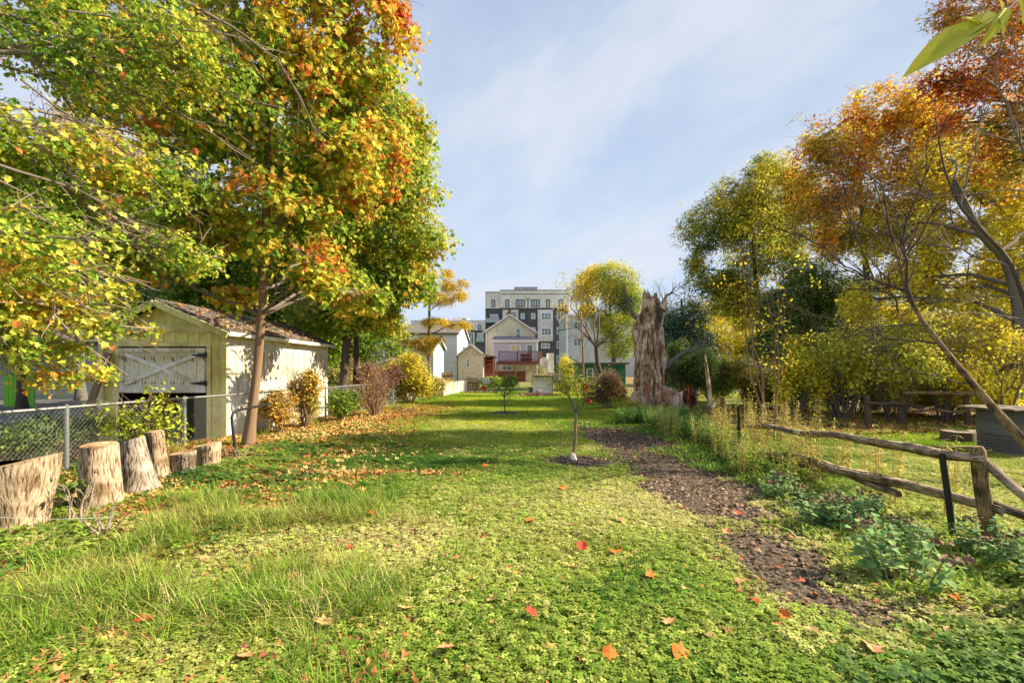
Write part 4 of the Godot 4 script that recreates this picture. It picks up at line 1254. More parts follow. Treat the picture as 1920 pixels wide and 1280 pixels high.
func make_left_trees() -> void:
	var gx := func(px, d): return on_ground(px, d)
	tree("maple_tree", "large yellow-green maple with a curved trunk right of the shed hatch", "", [gx.call(464, 9.4), P(478, 725, 9.4), P(488, 620, 9.4), P(496, 480, 9.3), P(500, 340, 9.2), P(505, 160, 9.1), P(520, -60, 9.2), P(520, -200, 9.2)], 0.095, 0.03, M.bark_red,
		[L(600, 120, 9.0, 1.55), L(470, -70, 9.2, 2.0), L(640, -130, 9.6, 1.5, 0.9, 0.1), L(655, 290, 9.6, 1.45, 0.85, 0.14), L(545, 400, 8.9, 1.25), L(410, 190, 8.4, 1.7, 0.85, -0.05), L(330, 400, 8.8, 1.3, 0.8, -0.15), L(250, 110, 9.0, 1.8, 0.85, -0.08), L(680, 60, 9.4, 1.15, 0.9, 0.2), L(560, 540, 9.0, 0.75, 0.6), L(455, 560, 9.8, 0.55, 0.5), L(240, 480, 8.6, 0.8, 0.6), L(640, 545, 12.3, 1.0, 0.6, -0.1), L(600, 500, 13.2, 1.0, 0.7, -0.1), L(700, 560, 11.5, 0.6, 0.5)],
		SP.maple, M.leaf, MAPLES, 6900, 1.0, {"twig": M.twig_dark, "twigs": 9, "thr": -0.02, "nf": 0.8})
	tree("maple_tree", "second maple with two dark stems behind the shed's far end", "", [gx.call(640, 16.5), P(650, 640, 16.5), P(668, 520, 16.5), P(690, 400, 16.4), P(700, 250, 16.2)], 0.17, 0.04, M.bark_dark,
		[L(700, 300, 16, 2.3), L(742, 430, 16.4, 2.1, 0.9, 0.05), L(690, 545, 16.5, 1.9, 0.7), L(600, 450, 16, 2.2, 0.9, -0.1), L(745, 240, 16.2, 1.1, 0.9, 0.2), L(640, 580, 16.3, 1.3, 0.6, -0.15), L(580, 300, 15.5, 2.3, 0.9, -0.1), L(775, 520, 16.8, 1.1, 0.8, 0.1), L(640, 180, 16, 1.9, 0.9), L(720, 605, 17, 1.0, 0.6, 0.0)],
		SP.maple_far, M.leaf, MAPLES.slice(0, 6), 6800, 1.25, {"twig": M.twig_dark, "twigs": 7, "thr": -0.08, "nf": 0.5})
	tree("maple_tree", "slim dark maple stem leaning beside the second maple", "", [gx.call(662, 17.5), P(668, 660, 17.5), P(662, 560, 17.5), P(640, 440, 17.5), P(600, 330, 17.5)], 0.11, 0.03, M.bark_dark,
		[L(600, 330, 17.8, 1.9, 0.9, -0.1), L(540, 480, 18, 1.9, 0.8, -0.2), L(600, 600, 18, 1.3, 0.6, -0.15)], SP.maple_far, M.leaf, MAPLES.slice(0, 5), 2600, 1.2, {"twig": M.twig_dark, "nf": 0.4})
	# overhead maple whose trunk stands out of frame on the left
	var o := tree("maple_tree", "near maple reaching in from the upper left with long thin branches", "", [on_ground(-700, 4.9), P(-640, 400, 4.9), P(-520, 160, 4.9), P(-300, -40, 5.0), P(-60, -160, 5.2)], 0.2, 0.06, M.bark_grey,
		[L(60, 470, 5.2, 0.95, 0.6), L(-90, 570, 4.6, 0.85, 0.6), L(110, 580, 5.4, 0.75, 0.5, 0.1), L(30, 660, 5.2, 0.4, 0.4, 0.0), L(195, 610, 5.8, 0.42, 0.4, 0.05), L(120, 655, 5.8, 0.34, 0.4, 0.0), L(60, 290, 5.6, 0.9, 0.6, -0.15), L(240, 330, 6.3, 1.0, 0.6, -0.1), L(150, 110, 6.0, 1.2, 0.6, -0.12), L(360, 120, 6.5, 1.0, 0.6), L(350, 480, 6.8, 0.7, 0.5), L(90, 705, 5.8, 0.42, 0.5, 0.02), L(175, 700, 6.3, 0.36, 0.5, 0.05), L(20, 560, 5.4, 0.6, 0.5, 0.05), L(235, 560, 6.4, 0.45, 0.5, 0.0), L(280, 620, 6.9, 0.22, 0.6, 0.05), L(-150, 250, 5.0, 1.2, 0.7, -0.1), L(0, -100, 5.8, 1.5, 0.6)],
		SP.maple, M.leaf, MAPLES.slice(0, 6), 3800, 0.52, {"twig": M.twig, "twigs": 9, "fine": 4, "thr": -0.02, "nf": 1.3, "from": 0.5, "lo": 0.5})
	var bm := MB.new()
	for s in [[-20, 22, 5.6, 250, 115, 6.4, 0.035], [250, 115, 6.4, 520, 200, 7.6, 0.022], [-30, 95, 5.2, 190, 140, 5.8, 0.03], [190, 140, 5.8, 470, 300, 7.4, 0.018], [-30, 190, 5.0, 330, 260, 6.6, 0.02], [330, -10, 6.2, 520, 110, 7.2, 0.03], [520, 110, 7.2, 600, 260, 8.0, 0.02], [-30, 300, 4.8, 260, 420, 6.2, 0.018], [-30, 400, 4.8, 200, 520, 5.8, 0.015], [0, 60, 5.4, 300, 330, 6.8, 0.016], [90, 40, 5.6, 420, 230, 7.0, 0.016], [-20, 240, 5.0, 180, 430, 5.8, 0.012], [120, 20, 5.7, 500, 90, 7.4, 0.018], [60, 520, 4.9, 230, 640, 5.9, 0.01], [-20, 330, 4.9, 330, 500, 6.9, 0.012], [40, 150, 5.2, 380, 420, 6.9, 0.012]]:
		var pts := limb(bm, P(s[0], s[1], s[2]), P(s[3], s[4], s[5]), s[6], s[6] * 0.5, 0.02, 7, 0.05)
		for k in 7:
			var a: Vector3 = pts[1 + rng.randi() % 5]
			var d: Vector3 = (pts[6] - pts[0]).normalized()
			limb(bm, a, a + (d + ball() * 0.7).normalized() * r(0.4, 1.1), s[6] * 0.35, 0.003, 0.0, 4, 0.04)
	obj_w("branch", bm, M.twig_dark, o)
	for s in [[180, 360, 6.2], [192, 385, 6.2], [205, 405, 6.25], [180, 455, 6.2], [70, 175, 5.6], [60, 200, 5.6]]:   # bunches of dry winged seeds
		var sm := MB.new()
		var c := P(s[0], s[1], s[2])
		for k in 26:
			sm.leaf(Transform3D(spin(1.3) * Basis.from_scale(Vector3.ONE * r(0.03, 0.05)), c + ball() * Vector3(0.06, 0.11, 0.06) * r(0.3, 1.0)), SLIM, 0.2, 0.3)
		limb(sm, c + Vector3(0, 0.25, -0.02), c, 0.004, 0.003, 0, 4)
		obj_w("seed_cluster", sm, M.seed, o)
	# nearest leaves of that tree, one by one
	var ms := []
	for k in 3:
		var lm := MB.new()
		lm.leaf(Transform3D(Basis.from_scale(Vector3(0.085, 0.085, 0.085)), Vector3.ZERO), MAPLE, 0.15 + 0.15 * k, 0.1 + 0.1 * k)
		ms.append(lm.mesh())
	var lms := []
	for c in [Color(0.48, 0.50, 0.09), Color(0.26, 0.38, 0.06), Color(0.60, 0.36, 0.07), Color(0.50, 0.15, 0.04), Color(0.40, 0.44, 0.10)]:
		var mt := leaf_mat()
		mt.albedo_color = Color(c.r, c.g, c.b).linear_to_srgb()
		lms.append(mt)
	for k in 210:
		var lf := MeshInstance3D.new()
		lf.mesh = ms[rng.randi() % 3]
		lf.material_override = lms[rng.randi() % 5 if rng.randf() < 0.5 else 0]
		lf.name = "leaf"
		o.add_child(lf, true)
		var px := r(-40, 260)
		var py := r(380, 700) - (px * 0.15)
		if rng.randf() < 0.3:
			px = r(-40, 420)
			py = r(60, 400)
		lf.transform = Transform3D(spin(0.7) * Basis(Vector3.RIGHT, r(0.2, 1.0)), P(px, py, r(4.6, 5.6)) - o.position)
	# trees and shrubs behind the shed
	tree("spruce_tree", "pale grey-green spruce behind the shed roof", "", [gx.call(330, 21), P(330, 500, 21), P(330, 160, 21)], 0.2, 0.05, M.bark_grey,
		[L(330, 590, 21, 3.0, 0.5), L(330, 510, 21, 2.7, 0.5), L(330, 430, 21, 2.3, 0.55), L(330, 350, 21, 1.8, 0.6), L(330, 270, 21, 1.2, 0.8)],
		SP.needle, M.leaf_thick, [Color(0.13, 0.17, 0.13), Color(0.24, 0.28, 0.22), Color(0.36, 0.40, 0.33)], 6500, 1.3, {"thr": -0.1, "nf": 0.9})
	tree("tan_tree", "pale tan tree with dry seed clusters high behind the left branches", "", [gx.call(150, 25), P(150, 500, 25), P(160, 300, 25)], 0.22, 0.06, M.bark_grey,
		[L(150, 280, 25, 2.4), L(90, 380, 25, 2.2), L(230, 330, 25, 2.2), L(160, 430, 25, 2.5)], SP.oval_far, M.leaf, [Color(0.34, 0.28, 0.18), Color(0.48, 0.40, 0.27), Color(0.40, 0.33, 0.15)], 3000, 1.2, {"thr": -0.1})
	var k := 0
	for s in [["dark green maple behind the left end of the shed", 40, 19, 420, 3.0], ["green leafy tree between the spruce and the second maple", 470, 20, 480, 3.2], ["low green tree behind the lime panel", -80, 24, 500, 3.4], ["green tree closing the gap above the shed's far eave", 560, 24, 520, 3.2]]:
		tree("green_tree", s[0], "trees behind the shed", [gx.call(s[1], s[2]), P(s[1], 600, s[2]), P(s[1] + 20, s[3] - 60, s[2])], 0.16, 0.05, M.bark_dark,
			[L(s[1], s[3], s[2], s[4]), L(s[1] - 60, s[3] + 70, s[2] - 0.6, s[4] * 0.75), L(s[1] + 70, s[3] + 60, s[2], s[4] * 0.75), L(s[1], s[3] + 130, s[2], s[4] * 0.7, 0.7)], SP.maple_far, M.leaf, GREENS if k != 3 else MAPLES.slice(0, 4), 3800, 1.35, {"thr": -0.2})
		k += 1
	for s in [["distant green tree left of the brown roofed hut", 640, 34, 3.4, GREENS], ["distant yellow-green tree behind the second maple's stems", 560, 36, 4.0, MAPLES.slice(0, 5)], ["distant tree beyond the pale grey house", 300, 44, 5.5, GREENS], ["distant tree at the far left beyond the drive", 60, 40, 5.0, MAPLES.slice(0, 4)]]:
		tree("distant_tree", s[0], "distant trees beyond the left fence", [gx.call(s[1], s[2]), P(s[1], 640, s[2]), P(s[1], 600, s[2])], 0.25, 0.1, M.bark_dark, [L(s[1], 600, s[2], s[3]), L(s[1] - 60, 630, s[2], s[3] * 0.8), L(s[1] + 60, 640, s[2], s[3] * 0.8), L(s[1], 665, s[2], s[3] * 0.7)], SP.oval_far, M.leaf, s[4], 2200, 1.6, {"twigs": 4})
	# thin yellow larch by the garage
	var la := [gx.call(803, 31), P(804, 640, 31), P(806, 560, 31), P(812, 505, 31)]
	tree("larch_tree", "thin golden larch with layered drooping boughs before the white garage", "", la, 0.16, 0.04, M.bark,
		[L(850, 535, 31, 1.2, 0.4), L(870, 555, 30.6, 0.8, 0.3), L(825, 560, 31, 1.3, 0.35), L(858, 610, 30.5, 0.9, 0.28), L(820, 605, 31, 1.2, 0.25), L(800, 638, 30.6, 1.2, 0.3), L(770, 640, 31, 0.8, 0.25), L(840, 515, 31, 0.7, 0.5), L(800, 655, 30.6, 0.7, 0.3)],
		SP.slim, M.leaf, [Color(0.45, 0.36, 0.05), Color(0.62, 0.48, 0.05), Color(0.68, 0.55, 0.10)], 1500, 1.2, {"twig": M.twig_dark, "thr": 0.0, "nf": 0.9, "twigs": 5, "fine": 3})

func shrub(called: String, label: String, at: Vector3, w: float, h: float, mesh: Mesh, m: Material, pal: Array, count: int, scale: float, stem: Material, stems := 14, thr := -0.2, shift := 0.0, group := "") -> Node3D:
	var t := thing(called, label, "shrub", at, 0.0, group)
	for q in 3:
		var mb := MB.new()
		for k in maxi(1, stems / 3):
			var a := r(0, TAU)
			var e := at + Vector3(cos(a) * w * r(0.2, 0.9), h * r(0.6, 1.0), sin(a) * w * r(0.2, 0.8))
			var b := at + Vector3(cos(a) * w * 0.12, -0.05, sin(a) * w * 0.12)
			var pts := limb(mb, b, e, 0.012 + 0.004 * h, 0.004, 0.05, 5, 0.08)
			for j in 3:
				var s: Vector3 = pts[3 + rng.randi() % 3]
				limb(mb, s, s + ((e - b).normalized() + ball() * 0.8) * h * 0.28, 0.006, 0.003, 0.0, 4, 0.1)
		obj_w("stem", mb, stem, t)
	if count > 0:
		var lobes := []
		for k in 9:
			var a := r(0, TAU)
			var q := w * r(0.1, 0.85)
			var rr := w * r(0.28, 0.52)
			lobes.append([at + Vector3(cos(a) * q, h * r(0.3, 0.9) * (1.0 - 0.25 * q / w), sin(a) * q), rr, minf(1.3, 0.36 * h / rr), shift + r(-0.12, 0.12)])
		crown(t, lobes, mesh, m, pal, count, scale, thr, 1.2, 0.4)
	return t

func make_left_shrubs() -> void:
	var brownish := [Color(0.20, 0.10, 0.07), Color(0.34, 0.16, 0.08), Color(0.42, 0.24, 0.10), Color(0.40, 0.36, 0.08)]
	shrub("yellow_shrub", "bright yellow shrub against the fence before the white garage", on_ground(765, 20.5), 1.25, 2.25, SP.small, M.leaf, [Color(0.40, 0.38, 0.05), Color(0.60, 0.55, 0.06), Color(0.68, 0.60, 0.10)], 1700, 1.5, M.twig_pale, 18)
	shrub("twiggy_shrub", "brown twiggy shrub with reddish stems fanning up from the litter", on_ground(702, 15.2), 0.85, 1.6, SP.small, M.leaf, brownish, 120, 1.1, M.bark_red, 36, -0.1)
	shrub("purple_shrub", "purple-brown leaved shrub behind the twiggy shrub", on_ground(705, 18.0), 1.0, 1.9, SP.small, M.leaf, [Color(0.14, 0.07, 0.09), Color(0.28, 0.14, 0.10), Color(0.40, 0.30, 0.10)], 520, 1.4, M.twig, 18)
	shrub("olive_shrub", "olive green shrub in front of the brown roofed hut", on_ground(735, 22.5), 1.1, 2.2, SP.small, M.leaf, [Color(0.22, 0.20, 0.06), Color(0.36, 0.33, 0.08), Color(0.48, 0.43, 0.10)], 1200, 1.5, M.twig)
	shrub("fence_vine", "yellowing climber with dead canes on the fence beside the shed wall", on_ground(570, 12.2), 0.55, 1.7, SP.small, M.leaf, [Color(0.34, 0.34, 0.05), Color(0.52, 0.44, 0.06), Color(0.46, 0.26, 0.06)], 330, 1.35, M.bark_red, 24, -0.05)
	shrub("fence_vine", "orange tinted climber low on the fence near the maple trunk", on_ground(525, 11.2), 0.45, 1.0, SP.small, M.leaf, [Color(0.30, 0.32, 0.05), Color(0.50, 0.30, 0.06), Color(0.50, 0.42, 0.10)], 260, 1.2, M.twig)
	shrub("green_shrub", "small green shrub at the fence beyond the shed's end", on_ground(640, 14.0), 0.5, 0.9, SP.small, M.leaf, GREENS, 420, 1.3, M.twig)
	shrub("tan_shrub", "tan dry shrub between the second maple's stems and the purple shrub", on_ground(668, 21), 1.3, 1.9, SP.small, M.leaf, [Color(0.30, 0.22, 0.09), Color(0.44, 0.34, 0.14), Color(0.50, 0.44, 0.16)], 1500, 1.5, M.twig)
	shrub("green_shrub", "broad green shrub behind the second maple's foot", on_ground(612, 20), 1.3, 1.7, SP.small, M.leaf, GREENS, 1500, 1.5, M.twig)
	shrub("pale_shrub", "pale dry shrub along the white board fence", on_ground(800, 24.5), 0.9, 1.1, SP.small, M.leaf, [Color(0.42, 0.40, 0.14), Color(0.56, 0.50, 0.20), Color(0.60, 0.56, 0.30)], 700, 1.5, M.twig_pale)
	shrub("pale_shrub", "straw coloured shrub beside the rusty post", on_ground(826, 28.5), 0.8, 0.9, SP.small, M.leaf, [Color(0.50, 0.46, 0.12), Color(0.62, 0.55, 0.16)], 500, 1.5, M.twig_pale)
	shrub("green_seedling", "bright green broadleaf seedling growing through the fence above the stumps", on_ground(258, 7.7), 0.55, 1.25, SP.oval, M.leaf, [Color(0.30, 0.44, 0.04), Color(0.46, 0.55, 0.06), Color(0.60, 0.58, 0.10)], 55, 0.95, M.twig_dark, 6, -0.6)
	shrub("hedge_plant", "dark green low growth behind the fence at the left edge", on_ground(60, 7.6), 1.1, 0.75, SP.oval, M.leaf, DARKS, 420, 0.8, M.twig_pale, 24)
	shrub("hedge_plant", "tangle of green leaves and pale canes left of the shed front", on_ground(120, 9.0), 0.9, 0.9, SP.oval, M.leaf, GREENS, 300, 0.8, M.twig_pale, 24)
	shrub("leafy_plant", "leafy green plant between the largest stump and the tall brown stump", on_ground(140, 4.7), 0.28, 0.45, SP.oval, M.leaf, [Color(0.08, 0.19, 0.05), Color(0.16, 0.30, 0.06), Color(0.30, 0.40, 0.06)], 40, 0.75, M.twig, 6, -0.6)
	shrub("leafy_plant", "dark green plant at the foot of the largest stump", on_ground(190, 4.35), 0.24, 0.30, SP.oval, M.leaf, [Color(0.05, 0.14, 0.06), Color(0.09, 0.22, 0.10)], 34, 0.7, M.twig, 6, -0.6)
	shrub("leafy_plant", "lime green creeping plant at the foot of the bent black pipe", on_ground(455, 7.9), 0.50, 0.28, SP.small, M.leaf, [Color(0.25, 0.42, 0.05), Color(0.42, 0.55, 0.06)], 240, 1.1, M.twig, 6, -0.6)


func make_right_trees() -> void:
	var gx := func(px, d): return on_ground(px, d)
	var green_gold := [Color(0.10, 0.18, 0.04), Color(0.18, 0.28, 0.04), Color(0.34, 0.42, 0.05), Color(0.62, 0.58, 0.06), Color(0.78, 0.56, 0.06)]
	tree("ash_tree", "tall rounded green-gold tree whose crown meets the open sky right of the snag", "", [gx.call(1430, 22), P(1425, 620, 22), P(1415, 480, 22), P(1410, 380, 22)], 0.2, 0.06, M.bark_dark,
		[L(1415, 370, 22, 2.1, 0.9, 0.2), L(1345, 420, 22, 1.8, 0.9, 0.0), L(1325, 505, 22, 1.3, 0.9, -0.15), L(1460, 350, 22.5, 1.8, 0.9, 0.2), L(1420, 470, 21.5, 2.4, 0.9, 0.05), L(1350, 560, 22, 1.5, 0.8, 0.05), L(1500, 420, 22, 2.2, 0.9, 0.1), L(1400, 580, 22, 1.5, 0.7, 0.1)],
		SP.oval, M.leaf, green_gold, 5400, 1.25, {"twigs": 7, "thr": -0.05, "nf": 0.5})
	tree("maple_tree", "orange maple crown rising behind the bare leaning stems", "", [gx.call(1640, 17), P(1632, 600, 17), P(1620, 440, 17), P(1610, 300, 17)], 0.17, 0.05, M.bark_grey,
		[L(1570, 270, 17, 1.7, 0.85), L(1640, 230, 17, 1.5, 0.9, 0.05), L(1545, 370, 17, 1.5, 0.9, -0.05), L(1630, 370, 17, 2.0, 0.9, -0.1), L(1700, 280, 17, 1.6, 0.9, 0.05), L(1550, 450, 17, 1.2, 0.8, -0.1), L(1720, 190, 17, 1.3, 0.9, 0.1), L(1780, 320, 17, 1.8, 0.9, 0.0), L(1800, 220, 17, 1.6, 0.9, 0.1), L(1520, 300, 17, 0.9, 0.9, 0.1), L(1680, 420, 17, 1.6, 0.9, -0.2)],
		SP.maple_mid, M.leaf, ORANGES, 4400, 0.95, {"twigs": 9, "fine": 7, "thr": 0.0, "nf": 0.6, "twig": M.bark_grey})
	tree("red_maple", "rust red maple at the upper right corner with sky showing through", "", [gx.call(2150, 12), P(2130, 500, 12), P(2060, 250, 12), P(1990, 60, 12)], 0.17, 0.05, M.bark_dark,
		[L(1850, 60, 12, 1.35, 0.8), L(1780, 30, 12.2, 0.75, 0.6), L(1900, 150, 11.8, 1.3, 0.8, 0.0), L(1815, 170, 12, 0.9, 0.8, 0.0), L(1960, -60, 12, 1.8, 0.9), L(1860, 240, 12, 0.9, 0.8, -0.1), L(2050, 120, 12, 1.6, 0.9, -0.1), L(1800, 230, 12.2, 0.6, 0.8, 0.0), L(1765, 150, 12.2, 0.6, 0.7), L(1920, 300, 12, 1.1, 0.8, -0.2)],
		SP.maple_mid, M.leaf, REDS, 2900, 0.72, {"twigs": 9, "fine": 4, "thr": -0.08, "nf": 0.8})
	tree("yellow_maple", "broad golden yellow maple behind the corrugated tank", "", [gx.call(1905, 13.2), P(1912, 615, 13.2), P(1898, 520, 13.2), P(1880, 480, 13.2), P(1835, 430, 13.0), P(1790, 340, 13.0)], 0.18, 0.07, M.bark_grey,
		[L(1760, 430, 15, 1.5, 0.8), L(1840, 380, 15, 1.7, 0.8, 0.1), L(1700, 520, 15.5, 1.5, 0.8, -0.05), L(1800, 540, 14.8, 1.6, 0.8, 0.05), L(1890, 500, 15, 1.6, 0.8, 0.1), L(1730, 630, 15.5, 1.2, 0.7, -0.1), L(1840, 640, 15, 1.3, 0.7, 0.05), L(1930, 620, 14.8, 1.3, 0.8, 0.1), L(1990, 430, 15, 2.0, 0.8, 0.0), L(1650, 440, 16, 1.2, 0.8, -0.1), L(1780, 320, 15.5, 1.3, 0.8, 0.05), L(1880, 330, 15.5, 1.6, 0.8, 0.05), L(1640, 560, 16, 1.3, 0.8, -0.1)],
		SP.maple_mid, M.leaf, YELLOWS, 5600, 0.9, {"twigs": 9, "fine": 7, "thr": 0.0, "nf": 0.7})
	tree("dark_tree", "dense dark green tree below the orange crown", "", [gx.call(1535, 19.5), P(1537, 660, 19.5), P(1530, 560, 19.5)], 0.2, 0.08, M.bark_dark,
		[L(1530, 540, 19.5, 1.5, 0.9), L(1470, 580, 19.5, 1.2, 0.8), L(1590, 570, 19.5, 1.4, 0.9), L(1540, 630, 19.2, 1.5, 0.6), L(1620, 640, 19, 1.2, 0.7, 0.2), L(1450, 650, 19.5, 1.1, 0.7)],
		SP.oval, M.leaf_thick, DARKS, 4200, 1.1, {"thr": -0.2})
	# the leaning bare tree in front
	var lt := tree("leaning_tree", "bare mossy tree leaning left across the corrugated tank", "", [Vector3(7.4, gh(7.4, -6.1), -6.1), P(1919, 826, 6.3), P(1827, 722, 6.8), P(1764, 645, 7.2), P(1730, 601, 7.4), P(1701, 548, 7.5), P(1690, 505, 7.5), P(1672, 440, 7.6), P(1640, 340, 7.8)], 0.060, 0.010, M.post, [], null, null, [], 0)
	var bm := MB.new()
	for s in [[1701, 548, 7.5, 1658, 533, 7.6, 0.045], [1658, 533, 7.6, 1585, 500, 8.0, 0.03], [1585, 500, 8.0, 1470, 420, 8.6, 0.02], [1715, 575, 7.45, 1690, 460, 7.3, 0.04], [1690, 460, 7.3, 1735, 330, 7.0, 0.028], [1640, 525, 7.7, 1600, 420, 7.8, 0.022], [1600, 420, 7.8, 1560, 330, 8.0, 0.016], [1764, 645, 7.2, 1590, 610, 7.8, 0.024], [1590, 610, 7.8, 1430, 560, 8.2, 0.014], [1740, 610, 7.3, 1560, 640, 8.2, 0.018], [1690, 505, 7.5, 1760, 380, 7.0, 0.024], [1672, 440, 7.6, 1610, 300, 7.8, 0.02], [1827, 722, 6.8, 1640, 690, 7.0, 0.016], [1675, 470, 7.6, 1560, 400, 8.2, 0.015]]:
		var pts := limb(bm, P(s[0], s[1], s[2]), P(s[3], s[4], s[5]), s[6] * 0.7, s[6] * 0.4, 0.03, 7, 0.06)
		var d: Vector3 = (pts[6] - pts[0]).normalized()
		for k in 7:
			grow(bm, pts[2 + rng.randi() % 5], (d + ball() * 0.8).normalized(), r(0.35, 0.9), s[6] * 0.32 + 0.002, 2, 0.12, 2)
	obj_w("branch", bm, M.bark_dark, lt)
	var bt := tree("bare_tree", "second bare grey tree at the right edge behind the leaning one", "", [on_ground(1960, 8.6), P(1940, 640, 8.6), P(1898, 500, 8.6), P(1840, 430, 8.7), P(1800, 385, 8.8), P(1770, 310, 8.9), P(1755, 220, 9.0)], 0.055, 0.010, M.bark_dark, [], null, null, [], 0)
	bm = MB.new()
	for s in [[1898, 500, 8.6, 1760, 460, 9.0, 0.03], [1840, 430, 8.7, 1700, 350, 9.0, 0.024], [1920, 560, 8.6, 1820, 560, 8.4, 0.022], [1800, 385, 8.8, 1850, 200, 9.0, 0.025], [1940, 640, 8.6, 1990, 300, 8.6, 0.05], [1990, 300, 8.6, 1900, 60, 8.8, 0.025], [1900, 240, 8.7, 1885, -20, 8.8, 0.03], [1960, 400, 8.6, 1900, 240, 8.7, 0.04], [1930, 600, 8.6, 1790, 590, 8.2, 0.018], [1760, 460, 9.0, 1610, 380, 9.2, 0.016], [1960, 362, 7.5, 1580, 335, 8.6, 0.015]]:
		var pts := limb(bm, P(s[0], s[1], s[2]), P(s[3], s[4], s[5]), s[6] * 0.7, s[6] * 0.4, 0.03, 7, 0.06)
		var d: Vector3 = (pts[6] - pts[0]).normalized()
		for k in 7:
			grow(bm, pts[2 + rng.randi() % 5], (d + ball() * 0.8).normalized(), r(0.4, 1.0), s[6] * 0.32 + 0.002, 2, 0.12, 2)
	obj_w("branch", bm, M.twig_dark, bt)
	# slim multi-stem sapling thicket by the rail fence
	var ms := thing("stem_thicket", "slim reddish multi-stemmed young tree rising behind the rail fence", "tree", on_ground(1440, 9.8))
	bm = MB.new()
	for s in [[1445, 820, 1425, 680, 1400, 560, 0.03], [1438, 815, 1400, 640, 1395, 470, 0.024], [1450, 815, 1462, 680, 1440, 540, 0.022], [1436, 810, 1412, 600, 1420, 430, 0.018], [1452, 820, 1455, 720, 1460, 480, 0.018]]:
		var a := limb(bm, P(s[0], s[1], 9.8), P(s[2], s[3], 9.8), s[6], s[6] * 0.7, 0.0, 7, 0.03)
		var b := limb(bm, a[6], P(s[4], s[5], 9.9), s[6] * 0.7, 0.004, 0.0, 6, 0.05)
		for k in 5:
			grow(bm, b[rng.randi() % 6], (Vector3.UP * 0.5 + ball()).normalized(), r(0.4, 0.9), 0.007, 1, 0.1, 3)
	obj_w("stem", bm, M.bark_red, ms)
	crown(ms, [L(1420, 520, 9.9, 1.1, 0.9), L(1440, 650, 9.8, 0.9, 0.9)], SP.oval, M.leaf, YELLOWS, 40, 0.8, -0.6)
	# shrubs along the far right
	var k := 0
	for s in [["tall bright yellow-green shrub under the orange crown", 1580, 14.2, 1.3, 3.0], ["tall golden shrub with thin stems left of the leaning bare tree", 1680, 13.6, 1.4, 3.2], ["tall yellow shrub right behind the log slices", 1775, 13.4, 1.4, 3.3], ["tall golden shrub above the corrugated tank", 1870, 12.6, 1.4, 3.4], ["yellow-green shrub filling the gap right of the slim multi-stemmed tree", 1490, 14.5, 1.1, 2.6]]:
		shrub("tall_shrub", s[0], on_ground(s[1], s[2]), s[3], s[4], SP.maple_mid, M.leaf, YELLOWS if int(s[1]) % 20 else [Color(0.26, 0.34, 0.05), Color(0.46, 0.48, 0.06), Color(0.66, 0.58, 0.07)], 700, 0.72, M.twig_dark, 24, -0.05, 0.0, "tall shrubs along the right boundary")
	for s in [["dark evergreen shrub behind the root flare of the snag", 1285, 18.5, 1.1, 2.6, DARKS, 0.0], ["mixed green shrub left of the pale broken post", 1335, 21, 1.2, 2.2, GREENS, 0.0], ["olive hedge shrub behind the slim multi-stemmed tree", 1410, 17.5, 1.2, 1.9, [Color(0.07, 0.10, 0.03), Color(0.20, 0.22, 0.04), Color(0.42, 0.38, 0.05)], 0.0], ["dark hedge shrub under the dense dark tree", 1500, 17, 1.3, 1.7, DARKS, 0.1], ["green hedge shrub left of the far rail fence", 1600, 16, 1.2, 1.7, GREENS, 0.0], ["yellow-green hedge shrub behind the far rail fence", 1690, 15.5, 1.3, 1.9, [Color(0.16, 0.19, 0.03), Color(0.34, 0.34, 0.04), Color(0.52, 0.45, 0.05)], 0.0], ["golden hedge shrub behind the log slices", 1790, 15, 1.3, 2.0, YELLOWS, 0.0], ["golden green hedge shrub behind the corrugated tank", 1900, 14.5, 1.4, 2.1, [Color(0.18, 0.22, 0.03), Color(0.42, 0.40, 0.04), Color(0.58, 0.45, 0.04)], 0.0]]:
		shrub("hedge_shrub", s[0], on_ground(s[1], s[2]), s[3], s[4], SP.oval, M.leaf, s[5], 1500, 0.75, M.twig_dark, 15, -0.25, s[6], "hedge shrubs along the right boundary")
		k += 1
	tree("evergreen_tree", "blue-green evergreen tree just right of the snag top", "", [gx.call(1280, 24), P(1280, 640, 24), P(1278, 560, 24)], 0.15, 0.05, M.bark_dark, [L(1262, 640, 24, 1.2), L(1285, 600, 24, 1.2), L(1300, 660, 24, 1.5), L(1255, 690, 24, 1.4)], SP.oval, M.leaf_thick, [Color(0.03, 0.09, 0.06), Color(0.06, 0.15, 0.10), Color(0.14, 0.22, 0.15)], 2000, 1.2, {"thr": -0.2})
	# trees behind the snag
	tree("gold_tree", "gold and green tree standing between the green hut and the snag", "", [gx.call(1150, 34), P(1150, 640, 34), P(1140, 540, 34)], 0.2, 0.06, M.bark_grey,
		[L(1095, 540, 34, 1.5, 0.9, 0.35), L(1150, 530, 34, 1.9, 0.8, 0.1), L(1120, 525, 34, 1.3, 0.8, 0.35), L(1175, 560, 34, 1.5, 0.9, -0.15), L(1150, 590, 34, 1.8, 0.9, -0.05), L(1170, 640, 34, 1.6, 0.9, -0.15), L(1105, 580, 34, 0.9, 0.8, 0.3)], SP.oval_far, M.leaf, green_gold, 3200, 1.0, {"thr": -0.12, "nf": 0.5})
	var d1 := 27.0
	var nt := thing("bare_tree", "dark bare tree with wide crooked boughs in front of the pale grey-blue building", "tree", on_ground(1128, d1))
	bm = MB.new()
	var tr := limb(bm, P(1128, 742, d1), P(1118, 650, d1), 0.17, 0.12, 0, 9, 0.03)
	obj_w("trunk", bm, M.bark_dark, nt)
